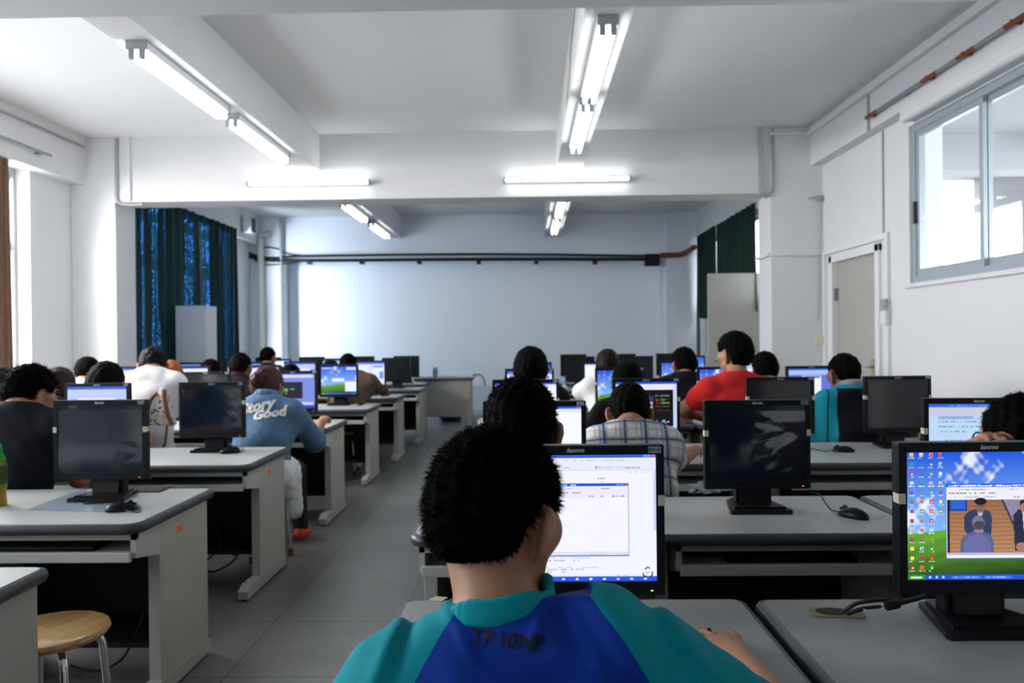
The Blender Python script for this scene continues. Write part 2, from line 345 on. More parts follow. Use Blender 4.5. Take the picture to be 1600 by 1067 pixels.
# the corridor seen through the right-hand window
struct('corridor_outside', G().box(XR + .26, 6.8, 0, 9, 3.1, 3.25).box(XR + .26, 6.6, 6.9, 7.2, 2.78, 3.1).box(5.2, 5.5, -1, 9, 2.72, 3.1).box(5.1, 5.25, -1, 9, 1.1, 1.25).box(5.1, 5.25, -1, 9, 1.62, 1.68).box(5.12, 5.22, 4.0, 4.06, 1.2, 1.65).box(5.12, 5.22, 7.0, 7.06, 1.2, 1.65).box(5.05, 5.35, 7.6, 7.9, 0, 3.1), mat('corridor_concrete', (0.34, 0.34, 0.35), 0.8))
pj = struct('corridor_pipe', G().tube([(4.9, 7.1, 2.86), (4.9, 6.0, 2.86), (5.05, 5.6, 2.72), (5.2, 5.3, 2.6), (5.3, 5.3, 1.3)], .05, 10), WHITE, smooth=True)
# door on the right wall, door leaf standing open beyond the column
d = struct('door_1', G().box(XR + .03, XR + .075, 6.60, 7.51, .01, 2.03), mat('door_paint', (0.40, 0.40, 0.36), 0.5, noise=.04, nscale=3))
df = G()
for (a, b_) in ((6.52, 6.60), (7.51, 7.59)): df.box(XR - .03, XR + .03, a, b_, 0, 2.10, .006)
df.box(XR - .03, XR + .03, 6.52, 7.59, 2.03, 2.11, .006); df.build('door_frame', WHITE, d)
lk = box('door_lock', XR + .005, XR + .03, 6.64, 6.76, .96, 1.12, mat('brass_lock', (0.42, 0.35, 0.24), .4, metal=.3), d)
G().tube([(XR + .03, 6.69, 1.05), (XR - .02, 6.69, 1.05), (XR - .03, 6.78, 1.045)], .009).build('door_handle', STEEL, d)
for z in (.35, 1.72): box('door_hinge', XR - .005, XR + .03, 7.49, 7.515, z - .06, z + .06, STEEL, d)
G().lathe([(.035, -.002), (.035, .002)], (0, 0, 0), 14).build('door_sticker', mat('faded_orange_paper', (0.62, .45, .22), .7), d)
st = d.children[-1]; st.location = (XR + .027, 6.70, 1.50); st.rotation_euler = (0, R(90), 0)
d2 = struct('door_2', G().box(2.27, 2.985, 9.6, 9.645, .01, 2.112, .004), mat('door_paint', 0))
G().tube([(2.34, 9.6, 1.02), (2.34, 9.55, 1.02), (2.43, 9.54, 1.02)], .009).build('door_handle', STEEL, d2)

# ------------------------------------------------------------------ pipes, ducts, cables on the walls
def thing1(name, g, material, label, cat, group=None, smooth=True, mats=None):
    return tag(g.build(name, material, None, smooth, mats), label, cat, group)
thing1('cable_duct', G().box(XR - .16, XR - .114, YF, 7.8, 3.33, 3.37), PLASTER, 'white cable duct running along the top of the right wall below the ceiling', 'cable duct', smooth=False)
thing1('conduit', G().tube([(XL + .175, YF, 3.33), (XL + .175, 7.75, 3.33)], .014), GREY, 'thin grey conduit along the top of the left wall above the window', 'pipe')
thing1('conduit', G().tube(bez([(-4.17, 7.785, ZC - .02), (-4.17, 7.785, 2.95), (-4.17, 7.79, 2.80), (-4.10, 7.785, 2.74), (-3.9, 7.785, 2.74)], 6), .016), GREY, 'grey conduit bending from the left column to the underside of the cross beam', 'pipe')
thing1('cable_duct', G().box(-4.06, -4.03, 7.775, 7.8, 2.78, ZC), PLASTER, 'short white upright duct on the left end of the cross beam', 'cable duct', smooth=False)
thing1('cable_duct', G().box(2.36, 2.40, 7.775, 7.8, 2.80, ZC).box(2.36, 2.475, 7.772, 7.8, 2.77, 2.80), RAIL, 'pale upright duct on the right end of the cross beam', 'cable duct', smooth=False)
thing1('conduit', G().tube([(2.50, 7.785, ZC - .01), (2.50, 7.785, 2.78), (2.42, 7.785, 2.72)], .014), GREY, 'grey conduit down the upper corner of the right column', 'pipe')
thing1('conduit', G().tube([(2.48, 7.77, 3.36), (2.885, 7.77, 3.36)], .017), PLASTER, 'white conduit across the top of the right column', 'pipe')
thing1('cable_duct', G().box(2.44, 2.475, 7.79, 8.2, 2.13, 2.16).box(2.44, 3.0, 7.765, 7.8, 2.13, 2.165), PLASTER, 'white horizontal duct around the right column at door height', 'cable duct', smooth=False)
thing1('cable_duct', G().box(XR - .03, XR, 6.36, 7.74, 2.12, 2.17), WHITE, 'white duct running above the beige door on the right wall', 'cable duct', smooth=False)
thing1('cable_duct', G().box(XR - .03, XR, 6.36, 6.42, .1, 2.12), WHITE, 'white upright duct right of the beige door, behind the switch box', 'cable duct', smooth=False)
thing1('cable_duct', G().box(XR - .03, XR, 7.69, 7.74, .1, 2.12), WHITE, 'white upright duct between the beige door and the right column', 'cable duct', smooth=False)
thing1('cable_duct', G().box(XR - .015, XR, 6.46, 6.475, 2.17, 3.03).box(XR - .135, XR - .114, 6.46, 6.475, 3.03, 3.35), BEIGE, 'thin beige upright duct rising from the door to the ceiling', 'cable duct', smooth=False)
thing1('cable', G().tube(bez([(2.86, 7.78, 2.70), (2.955, 7.77, 2.70), (2.965, 7.765, 2.5), (2.95, 7.77, 1.7), (2.93, 7.76, 1.47)], 8), .006, 6).box(2.94, 2.98, 7.75, 7.79, 2.67, 2.73), GREY, 'thin grey cable hanging down the corner beside the right column', 'cable')
o = empty('adapter', wp(1283, 530, 7.74), 0, 'cream plug adapter hanging by its black plug beside the beige door', 'adapter')
g = G().box(-.065, .03, -.03, .0, -.055, .03, .01); g.build('housing', mat('cream_plastic', (.66, .62, .45), .5), o); box('plug', .02, .06, -.035, .0, -.01, .06, BLK, o, .006)
o = empty('switch_box', (XR - .03, 6.39, 1.5), 0, 'white double switch box on the duct right of the beige door', 'switch')
box('box_body', -.03, 0, -.045, .045, -.09, .02, WHITE, o, .006); box('switch_plate', -.032, 0, -.045, .045, .03, .12, GREY, o, .006)
# rusty curtain rail above the corridor window, short rail above the left window
o = empty('curtain_rail', (2.84, 0, 3.125), 0, 'grey curtain rail with rusty patches above the right window', 'curtain rail')
G().tube([(0, .5, 0), (0, 6.4, 0)], .014).build('rail', STEEL, o, True)
for y in (5.45, 5.0, 4.5, 4.05, 3.6, 6.35): G().tube([(.045, y, .0), (-.02, y, 0)], .016).tube([(0, y - .12, 0), (0, y + .08, 0)], .0165).build('rusty_bracket', mat('rust', (.22, .07, .04), .8, noise=.4, nscale=30), o)
o = empty('curtain_rail', (-4.42, 0, 3.08), 0, 'short grey curtain rail above the left window', 'curtain rail')
G().tube([(0, 3.9, 0), (0, 7.1, 0)], .013).build('rail', STEEL, o, True); G().tube([(0, 7.0, 0), (-.09, 7.0, 0)], .014).build('bracket', STEEL, o); G().tube([(0, 3.95, 0), (-.09, 3.95, 0)], .014).build('bracket', STEEL, o)
# back-left corner pipes
thing1('water_pipe', G().tube([(-4.45, 12.86, 0.0), (-4.45, 12.86, 3.0), (-4.45, 12.86, 3.10), (-4.3, 12.86, 3.14)], .055, 14).lathe([(.068, -.03), (.068, .03)], (-4.45, 12.86, 1.75), 14), mat('old_white_pipe', (.55, .56, .53), .5), 'thick off-white pipe standing in the far left corner', 'pipe')
thing1('conduit', G().tube([(-4.12, 12.90, 0.0), (-4.12, 12.90, 3.4)], .025, 10), GREY, 'thin grey upright pipe on the back wall beside the thick white corner pipe', 'pipe')
o = empty('wall_speaker', wp(391, 352, 12.2), 0, 'small pale box fixed high in the far left corner above the curtain', 'box')
box('casing', -.09, .05, -.1, .1, -.13, .13, WHITE, o, .01); box('front_panel', .05, .06, -.08, .08, -.11, .11, BLK, o)
# black cable bundle with clamps along the back wall, black box, brown pipe
Yc = 12.9
o = empty('cable_rail', (0, Yc, 0), 0, 'black cable rail with clamps along the top of the back wall', 'cable')
G().tube(bez([wp(365, 378, Yc) - Vector((0, Yc, 0)), wp(395, 398, Yc) - Vector((0, Yc, 0)), wp(430, 403, Yc) - Vector((0, Yc, 0)), wp(480, 400, Yc) - Vector((0, Yc, 0)), wp(760, 397, Yc) - Vector((0, Yc, 0)), wp(1010, 400, Yc) - Vector((0, Yc, 0))], 8), .020).build('upper_cable', CABLE, o, True)
G().tube(bez([wp(372, 395, Yc) - Vector((0, Yc, 0)), wp(410, 405, Yc) - Vector((0, Yc, 0)), wp(480, 407, Yc) - Vector((0, Yc, 0)), wp(760, 405, Yc) - Vector((0, Yc, 0)), wp(1010, 405, Yc) - Vector((0, Yc, 0))], 8), .028).build('lower_cable', CABLE, o, True)
G().tube(bez([wp(364, 372, Yc) - Vector((0, Yc, 0)), wp(385, 392, Yc) - Vector((0, Yc, 0)), wp(412, 413, Yc) - Vector((0, Yc, 0)), wp(470, 409, Yc) - Vector((0, Yc, 0))], 8), .010).build('loose_cable', CABLE, o, True)
G().tube(bez([wp(412, 386, Yc) - Vector((0, Yc, 0)), wp(432, 388, Yc) - Vector((0, Yc, 0)), wp(448, 396, Yc) - Vector((0, Yc, 0)), wp(480, 400, Yc) - Vector((0, Yc, 0))], 8), .012).build('loose_cable', CABLE, o, True)
for px in (483, 565, 655, 748, 838, 930):
    p = wp(px, 409, Yc) - Vector((0, Yc, 0)); G().box(p.x - .035, p.x + .035, -.03, .12, p.z - .035, p.z + .03, .008).build('clamp', CABLE, o)
p = wp(1020, 406, 12.86); o = empty('junction_box', p, 0, 'black box at the right end of the cable rail on the back wall', 'box')
box('casing', -.13, .12, -.02, .09, -.10, .10, PLA, o, .012); box('lid', -.10, .10, -.035, -.02, -.07, .07, BLK, o, .006)
thing1('conduit', G().tube(bez([wp(1033, 399, 12.9), wp(1062, 398, 12.9), wp(1074, 393, 12.7), wp(1085, 386, 12.3)], 6), .045, 10), mat('brown_paint', (.16, .045, .025), .5), 'brown pipe leading from the black box to the right curtain', 'pipe')
p = wp(1091, 497, 12.7); thing1('conduit', G().tube([(p.x, p.y, 0), (p.x, p.y, 1.75)], .03, 10), mat('dark_pipe', (.06, .07, .08), .5), 'dark upright pipe below the right-hand green curtain', 'pipe')

# ------------------------------------------------------------------ curtains
def curtain(name, x, ya, yb, ztop, zbot, folds, amp, material, label, pinch=.0, seed=0, group=None):
    rr = random.Random(seed); ny, nz = folds * 10, 24; vs = []; fs = []; ph = [rr.uniform(0, 6.28) for _ in range(6)]
    for j in range(nz + 1):
        v = j / nz; z0 = ztop + (zbot - ztop) * v
        for i in range(ny + 1):
            u = i / ny; w = u + .012 * math.sin(2.1 * folds * u + ph[0] + 2 * v) + pinch * v * (u - .5)
            xx = x + amp * (math.sin(2 * math.pi * folds * u + .7 * math.sin(9 * u + ph[1])) * (.55 + .45 * v) + .35 * math.sin(4.7 * folds * u + ph[2] + v))
            vs.append((xx, ya + (yb - ya) * w, z0 + .012 * math.sin(7 * u + ph[3]) * (j == nz)))
    for j in range(nz):
        for i in range(ny): a = j * (ny + 1) + i; fs.append((a, a + 1, a + ny + 2, a + ny + 1))
    o = mesh_obj(name, vs, fs, material, None, True); tag(o, label, 'curtain', group)
    md = o.modifiers.new('thickness', 'SOLIDIFY'); md.thickness = .004
    return o
curtain('curtain', -4.45, 8.35, 10.42, 3.07, .35, 9, .035, CURT, 'dark green curtain with blue daylight sparkling through, nearer half on the left wall', seed=2)
curtain('curtain', -4.45, 10.46, 11.75, 3.07, .35, 7, .035, CURT, 'dark green curtain with blue daylight sparkling through, farther half on the left wall', seed=5)
curtain('curtain', 2.86, 9.58, 11.46, 2.99, 1.64, 10, .03, CURT2, 'dark green curtain above the open door leaf on the right', seed=3)
curtain('curtain', 2.86, 11.62, 12.85, 3.00, 1.63, 8, .03, CURT2, 'narrow dark green curtain left of the open door leaf, near the back wall', seed=4)
curtain('curtain', -4.56, 6.34, 6.70, 3.06, .9, 6, .035, CURT3, 'gathered brown curtain at the left edge of the bright window', seed=6)

# ------------------------------------------------------------------ fluorescent lamps
def twin_fixture(x, y0, y1, z, label):
    o = empty('fluorescent_lamp', (x, (y0 + y1) / 2, z), 0, label, 'ceiling lamp', 'twin tube lamps under the ceiling beams')
    h = (y1 - y0) / 2
    box('housing', -.055, .055, -h, h, -.05, 0, WHITE, o, .006)
    for s in (-1, 1):
        G().box(-.058, .058, s * h - .012 * (s > 0) - .008, s * h + .012 * (s < 0) + .008, -.052, .0, .004).build('end_cap', GREY, o)
        for t in (-1, 1):
            G().box(t * .03 - .016, t * .03 + .016, s * (h - .012) - .012, s * (h - .012) + .012, -.105, -.045, .006).build('lamp_holder', GREY, o)
    for t in (-1, 1): G().tube([(t * .03, -h + .022, -.082), (t * .03, h - .022, -.082)], .014, 12).build('tube', TUBE, o, True)
    return o
fx = [(-2.21, 4.35, 5.6, 'near twin tube lamp under the left ceiling beam'), (-2.21, 5.76, 7.03, 'second twin tube lamp under the left ceiling beam, before the cross beam'),
      (.457, 4.12, 5.38, 'near twin tube lamp under the right ceiling beam'), (.457, 5.52, 6.8, 'second twin tube lamp under the right ceiling beam, before the cross beam'),
      (-2.21, 9.3, 10.55, 'twin tube lamp beyond the cross beam, left beam, nearer one'), (-2.21, 11.0, 12.25, 'twin tube lamp beyond the cross beam, left beam, farther one'),
      (.457, 9.2, 10.45, 'twin tube lamp beyond the cross beam, right beam, nearer one'), (.457, 10.8, 12.05, 'twin tube lamp beyond the cross beam, right beam, farther one')]
for a in fx: twin_fixture(a[0], a[1], a[2], 3.05, a[3])
for xa, xb, z, lb in ((-2.80, -1.57, 2.925, 'single tube lamp on the cross beam, below the left ceiling beam'), (-.20, 1.06, 2.925, 'single tube lamp on the cross beam, below the right ceiling beam')):
    o = empty('wall_tube_lamp', ((xa + xb) / 2, 7.8, z), 0, lb, 'wall lamp', 'single tube lamps on the cross beam'); h = (xb - xa) / 2
    box('housing', -h, h, -.045, 0, -.02, .02, WHITE, o, .005)
    for s in (-1, 1): box('lamp_holder', s * h - .012, s * h + .012, -.085, 0, -.022, .022, GREY, o, .005)
    G().tube([(-h + .01, -.065, 0), (h - .01, -.065, 0)], .014, 12).build('tube', TUBE, o, True)
thing1('cable', G().tube(bez([(.315, 2.0, 3.40), (.315, 4.6, 3.36), (.315, 5.4, 3.1), (.315, 5.9, 3.06)], 8), .007, 6), mat('cream_cable', (.6, .58, .48), .5), 'thin cream cable along the side of the right ceiling beam', 'cable')
# ------------------------------------------------------------------ furniture
def rrect(x0, x1, y0, y1, r, n=5, rb=None):
    """outline with rounded front corners (radius r) and back corners (rb)"""
    rb = r if rb is None else rb; pts = []
    for cx, cy, a0, q in ((x1 - r, y0 + r, -90, r), (x1 - rb, y1 - rb, 0, rb), (x0 + rb, y1 - rb, 90, rb), (x0 + r, y0 + r, 180, r)):
        for k in range(n + 1):
            a = R(a0 + 90 * k / n); pts.append((cx + q * math.cos(a), cy + q * math.sin(a)))
    return pts
def desk(x0, x1, y0, y1, seats, label, group, top=TOP, rot=0.0, sticker=None, keyboards=()):
    """computer desk: laminate top in a dark edge band, board legs on feet, a keyboard tray for each seat"""
    w, dp, H = x1 - x0, y1 - y0, .70
    o = empty('computer_desk', ((x0 + x1) / 2, (y0 + y1) / 2, 0), rot, label, 'desk', group)
    hx, hy = w / 2, dp / 2
    G().prism(rrect(-hx + .012, hx - .012, -hy + .012, hy - .012, .05, 5, .025), H - .034, H).build('tabletop', top, o)
    out = rrect(-hx, hx, -hy, hy, .06, 5, .03); inn = rrect(-hx + .012, hx - .012, -hy + .012, hy - .012, .05, 5, .025); n = len(out)
    out2 = rrect(-hx - .006, hx + .006, -hy - .006, hy + .006, .066, 5, .036)
    rings = [(inn, H - .001), (out, H - .004), (out2, H - .015), (out2, H - .024), (out, H - .036), (inn, H - .036)]
    vs = [(x, y, z) for pts, z in rings for x, y in pts]; fs = [(a * n + i, a * n + (i + 1) % n, (a + 1) * n + (i + 1) % n, (a + 1) * n + i) for a in range(5) for i in range(n)]
    fs = [tuple(reversed(f)) for f in fs]; mesh_obj('edge_band', vs, fs, EDGE, o, True)
    legs = [-hx + .025 + i * (w - .05 - .045) / seats for i in range(seats + 1)]
    for i, lx in enumerate(legs):
        l = box('leg', lx, lx + .045, hy - .44, hy - .02, .06, H - .036, BEIGE, o, .003)
        G().prism_x([(-hy + .03, .012), (hy - .01, .012), (hy - .01, .06), (-hy + .10, .075), (-hy + .03, .05)], lx - .004, lx + .049).build('foot', BEIGE, o)
        for yy in (-hy + .06, hy - .05): G().lathe([(.014, 0), (.014, .014)], (lx + .022, yy, 0), 8).build('glide', BLK, o)
        if sticker and i == len(legs) - 1: box('sticker', lx + .0452, lx + .0462, hy - .30, hy - .255, H - .12, H - .09, ORANGE, l)
    G().box(legs[0] + .045, legs[-1], hy - .06, hy - .045, .17, H - .036).build('modesty_panel', BLK, o)
    G().box(legs[0] + .045, legs[-1], hy - .38, hy - .06, .17, .19).build('lower_shelf', BLK, o)
    for i in range(seats):
        a, b_ = legs[i] + (.0 if i == 0 else .05), legs[i + 1] + .045 * (i == seats - 1)
        t = G().box(a, b_, -hy + .035, -hy + .055, H - .062, H - .036)
        t.prism_x([(-hy + .035, H - .125), (hy - .44, H - .16), (hy - .44, H - .036), (-hy + .035, H - .036)], a, a + .018)
        t.prism_x([(-hy + .035, H - .125), (hy - .44, H - .16), (hy - .44, H - .036), (-hy + .035, H - .036)], b_ - .018, b_)
        t.build('tray_housing', RAIL, o)
        tr = G().box(a + .02, b_ - .02, -hy + .03, hy - .44, H - .125, H - .112).box(a + .01, b_ - .01, -hy + .012, -hy + .03, H - .135, H - .10, .004).build('keyboard_tray', RAIL, o)
        if i in keyboards: keyboard((x0 + x1) / 2 + (a + b_) / 2, (y0 + y1) / 2 - hy + .14, H - .112)
    return o
kb_n = [0]
def keyboard(x, y, z):
    lb = ['black keyboard on the tray of the desk at the lower left', 'black keyboard on the tray below the monitor in crinkled plastic film', 'black keyboard on the tray behind the boy in blue'][kb_n[0] % 3]; kb_n[0] += 1
    o = empty('keyboard', (x, y, z), 0, lb, 'keyboard')
    box('base', -.21, .21, -.065, .065, 0, .016, PLA, o, .004)
    g = G()
    for r_ in range(5):
        for k in range(14): g.box(-.2 + k * .0286, -.2 + k * .0286 + .024, -.055 + r_ * .022, -.055 + r_ * .022 + .018, .016, .022)
    g.build('keys', PLA2, o)
RB, LBK = 'computer desks in the right-hand rows', 'computer desks in the left-hand rows'
# rows on the left of the aisle (near to far)
desk(-2.96, -1.336, 1.47, 2.122, 2, 'nearest desk at the lower left, only its corner in view', LBK, top=TOP)
desk(-2.96, -1.335, 2.60, 3.25, 2, 'left row desk under the filmed dark monitor and green bottle', LBK, sticker=1, keyboards=(1,))
desk(-3.03, -1.405, 3.84, 4.51, 2, 'left row desk in front of the woman in the denim jacket', LBK, sticker=1)
desk(-3.05, -1.42, 5.42, 6.06, 2, 'left row desk where the woman in denim rests her hand', LBK, sticker=1)
desk(-4.62, -3.07, 5.42, 6.06, 2, 'desk by the left window, in the row of the woman in denim', LBK)
desk(-3.06, -1.44, 6.92, 7.58, 2, 'left row desk under the monitor with the blue sky desktop', LBK, sticker=1)
desk(-4.6, -3.08, 6.92, 7.58, 2, 'desk by the left column, in the row of the blue sky monitor', LBK)
desk(-3.02, -1.40, 8.25, 8.9, 2, 'left row desk where the man in the brown shirt leans', LBK)
desk(-4.4, -3.04, 8.25, 8.9, 2, 'desk before the left green curtain, in the row of the brown shirt man', LBK)
desk(-2.96, -1.34, 9.55, 10.2, 2, 'left row desk just before the teacher desk', LBK)
desk(-3.93, -2.98, 9.55, 10.2, 1, 'desk before the left green curtain, one row nearer than the last', LBK)
desk(-3.0, -1.45, 10.75, 11.35, 2, 'farthest left row desk, beside the teacher desk', LBK)
desk(-4.3, -3.02, 10.75, 11.35, 2, 'farthest left row desk, before the far end of the green curtain', LBK)
# rows on the right of the aisle
desk(-.30, .508, 1.20, 1.835, 1, 'desk of the boy in the blue and turquoise shirt', RB, top=TOPD)
desk(.535, 1.38, 1.19, 1.83, 1, 'desk at the lower right with a cable hole and the lit desktop monitor', RB, top=TOPD)
desk(-.375, 1.262, 2.42, 3.01, 2, 'desk in front of the boy, under the filmed dark monitor', RB, keyboards=(0, 1))
desk(1.285, 2.88, 2.42, 3.01, 2, 'desk of the student with glasses at the right edge', RB)
desk(-.37, 1.24, 3.77, 4.52, 2, 'desk of the student in the plaid shirt', RB)
desk(1.26, 2.85, 3.77, 4.52, 2, 'desk with a mouse, in front of the student in the turquoise and black jacket', RB)
desk(-.38, 1.18, 5.42, 6.08, 2, 'right row desk one row beyond the plaid shirt student', RB)
desk(1.20, 2.80, 5.42, 6.08, 2, 'desk of the student in the red shirt', RB)
desk(-.36, 1.18, 7.05, 7.7, 2, 'right row desk under the white screen and water bottle', RB)
desk(1.20, 2.74, 7.0, 7.65, 2, 'right row desk beside the right column', RB)
desk(-.36, 1.18, 9.2, 9.85, 2, 'right row desk under two dark monitors, last but one', RB)
desk(1.20, 2.24, 9.2, 9.85, 1, 'right row desk left of the open door leaf', RB)
desk(-.36, 1.18, 10.6, 11.25, 2, 'last right row desk before the back wall', RB)
desk(1.20, 2.70, 10.6, 11.25, 2, 'last right row desk behind the open door leaf', RB)

# teacher desk at the back with its cup and papers
o = empty('teacher_desk', (-1.27, 11.95, 0), 0, 'beige teacher desk with a dark top before the back wall', 'desk')
G().prism(rrect(-.46, .46, -.33, .33, .03), .71, .74).build('tabletop', mat('dark_green_grey_top', (.10, .115, .12), .35), o)
box('front_panel', -.43, .41, -.28, -.26, .15, .71, BEIGE, o); box('side_panel', -.43, -.40, -.26, .30, .02, .71, BEIGE, o); box('side_panel', .38, .41, -.26, .30, .02, .71, BEIGE, o)
for x in (-.415, .395): box('foot', x - .03, x + .03, -.31, .31, 0, .05, GREY, o, .006)
o = empty('pen_cup', wp(680, 591, 11.8) * 1, 0, 'grey cup with red and blue caps on the teacher desk', 'cup'); o.location.z = .74
G().lathe([(.035, 0), (.04, .12), (.036, .12), (.033, .01)], n=14).build('cup', GREY, o, True)
for dx, dy, cc in ((-.012, 0, '#c02020'), (.016, .008, '#2040c0'), (.004, -.012, '#2040c0')): G().tube([(dx, dy, .012), (dx * 1.7, dy * 1.7, .16)], .008, 8).build('pen', mat('pen' + cc, cc, .4), o)
o = empty('paper_pile', (-.95, 11.95, .74), R(12), 'untidy papers and cables at the right end of the teacher desk', 'papers')
for i in range(4): box('sheet', -.14 + .01 * i, .08 + .012 * i, -.12, .14, .004 * i, .004 * i + .003, WHITE, o).rotation_euler = (0, 0, .12 * i)
G().tube(bez([(.1, -.1, .03), (.2, -.18, .04), (.24, -.30, -.02), (.26, -.33, -.12)], 6), .010).build('cable', CABLE, o)
o = empty('cabinet', (-4.16, 9.62, 0), 0, 'tall plain grey cabinet in front of the left green curtain', 'cabinet')
box('carcass', -.21, .18, -.12, .2, .06, 1.78, mat('cabinet_grey', (.66, .68, .69), .5), o, .006); box('plinth', -.19, .16, -.10, .18, 0, .06, BLK, o); box('door', -.20, .175, -.138, -.122, .08, 1.76, mat('cabinet_grey', 0), o, .004)
box('handle', .12, .135, -.155, -.138, .85, 1.0, STEEL, o)
o = empty('storage_bag', (-1.25, 12.55, 0), 0, 'blue plastic bag lying under the teacher desk', 'bag')
bm = bmesh.new(); bmesh.ops.create_icosphere(bm, subdivisions=3, radius=1)
for v in bm.verts:
    k = 1 + .12 * math.sin(7 * v.co.x + 3 * v.co.z) + .09 * math.sin(9 * v.co.y + 5 * v.co.x); v.co = Vector((v.co.x * .22 * k, v.co.y * .16 * k, max(-.09, v.co.z * .11 * k) + .09))
me = bpy.data.meshes.new('bag_body'); bm.to_mesh(me); bm.free(); link('bag_body', me, mat('blue_plastic', (.06, .16, .38), .3), o, True)
G().tube(bez([(-.1, 0, .18), (-.06, -.02, .26), (.04, -.02, .25), (.09, 0, .18)], 6), .008).build('bag_handle', mat('blue_plastic', 0), o)

# wooden stools: first one in full view at the lower left
def stool(loc, label, seat_h=.43, rz=0.0):
    o = empty('stool', loc, rz, label, 'stool', 'round wooden stools with bent tube legs')
    g = G().lathe([(.0, 0), (.158, .0), (.166, .008), (.169, .016), (.165, .026), (.156, .030), (.0, .030)], (0, 0, seat_h - .03), 40)
    g.build('seat', WOOD, o, True)
    for k in range(4):
        a = R(45 + 90 * k); c, s_ = math.cos(a), math.sin(a)
        l = G().tube(bez([(.05 * c, .05 * s_, seat_h - .045), (.105 * c, .105 * s_, seat_h - .045), (.142 * c, .142 * s_, seat_h - .075), (.152 * c, .152 * s_, seat_h - .14), (.175 * c, .175 * s_, .02)], 6), .0125, 10).build('leg', CHROME, o, True)
        G().lathe([(.016, 0), (.017, .04), (.013, .045)], (.175 * c, .175 * s_, 0), 10).build('rubber_foot', RUBBER, l, True)
    G().lathe([(.06, -.02), (.06, 0)], (0, 0, seat_h - .03), 16).build('under_plate', STEEL, o)
    return o
WOOD, nt, b = node_mat('varnished_pine')
tc = nt.nodes.new('ShaderNodeTexCoord'); mp = nt.nodes.new('ShaderNodeMapping'); mp.inputs['Rotation'].default_value = (0, 0, R(25)); mp.inputs['Scale'].default_value = (14, 1.2, 1)
n = nt.nodes.new('ShaderNodeTexNoise'); n.inputs['Scale'].default_value = 3; n.inputs['Detail'].default_value = 4; n.inputs['Distortion'].default_value = .6
nt.links.new(tc.outputs['Object'], mp.inputs[0]); nt.links.new(mp.outputs[0], n.inputs['Vector'])
bk = nt.nodes.new('ShaderNodeTexBrick'); bk.inputs['Scale'].default_value = 1; bk.inputs['Brick Width'].default_value = .9; bk.inputs['Row Height'].default_value = .055; bk.inputs['Mortar Size'].default_value = .0006
bk.inputs['Color1'].default_value = (.64, .42, .18, 1); bk.inputs['Color2'].default_value = (.48, .28, .11, 1); bk.inputs['Mortar'].default_value = (.2, .1, .04, 1)
mp2 = nt.nodes.new('ShaderNodeMapping'); mp2.inputs['Rotation'].default_value = (0, 0, R(115)); nt.links.new(tc.outputs['Object'], mp2.inputs[0]); nt.links.new(mp2.outputs[0], bk.inputs['Vector'])
nt.links.new(nmix(nt, nmath(nt, 'MULTIPLY', n.outputs['Fac'], .55), bk.outputs['Color'], (.30, .16, .06)), b.inputs['Base Color']); b.inputs['Roughness'].default_value = .22; b.inputs['Coat Weight'].default_value = .4
ST1 = stool((-1.50, 2.38, 0), 'empty pine stool with chrome legs at the lower left')

# mice
def mouse_proto(loc, rz, label):
    o = empty('mouse', loc, rz, label, 'mouse', 'black computer mice'); bm = bmesh.new(); bmesh.ops.create_uvsphere(bm, u_segments=20, v_segments=12, radius=1)
    for v in bm.verts:
        x, y, z = v.co; z = max(z, -.25); k = 1 - .12 * (1 - y * y)
        v.co = Vector((x * .031 * k, y * .056, (z + .25) * .027 * (1 - .25 * max(0, y))))
    me = bpy.data.meshes.new('shell'); bm.to_mesh(me); bm.free(); link('shell', me, PLA2, o, True)
    G().tube([(-.003, .03, .027), (.003, .03, .027)], .010, 10).build('wheel', BLK, o)
    G().box(-.0008, .0008, .012, .05, .018, .0275).build('button_gap', BLK, o)
    return o
def mouse(loc, rz, label, cord):
    o = mouse_proto(loc, rz, label)
    inv = Matrix.Rotation(-rz, 4, 'Z'); L0 = Vector(loc)
    G().tube(bez([inv @ (Vector((p[0], p[1], p[2])) - L0) for p in cord], 8), .0022, 6).build('cord', CABLE, o, True)
def onz(px, py, z=.70):
    d = r2 * ((px - 800) / F) + u2 * ((533.5 - py) / F) + fwd
    return CAM + d * ((z - CAM.z) / d.z)
def oz(px, py, dz=.003): p = onz(px, py, .70 + dz); return (p.x, p.y, p.z)
p = onz(190, 798); mouse(p, R(-65), 'black mouse beside the filmed dark monitor in the left row', [(p.x - .05, p.y + .02, .71), oz(216, 800), oz(212, 787), oz(180, 785), oz(130, 787), oz(170, 782), oz(205, 768)])
p = onz(360, 708); mouse(p, R(-60), 'black mouse on the second left desk beside its dark monitor', [(p.x - .04, p.y + .03, .71), oz(378, 704), oz(372, 696), oz(345, 694)])
p = onz(1333, 808); mouse(p, R(35), 'black mouse in front of the boy, right of the filmed dark monitor', [(p.x - .03, p.y + .045, .71), oz(1300, 797), oz(1290, 786), oz(1280, 772), oz(1262, 769)])
p = onz(1318, 706); mouse(p, R(70), 'black mouse on the desk behind the dark filmed monitor on the right', [(p.x - .05, p.y + .02, .71), oz(1290, 705), oz(1266, 700), oz(1240, 692)])
p = onz(563, 633); mouse(p, R(0), 'small black mouse on the desk under the blue sky monitor', [(p.x, p.y + .05, .71), (p.x - .03, p.y + .12, .703), (p.x - .08, p.y + .2, .703)])
p = onz(652, 604); mouse(p, R(0), 'small black mouse on the desk just before the teacher desk', [(p.x, p.y + .05, .71), (p.x - .03, p.y + .12, .703), (p.x - .08, p.y + .2, .703)])
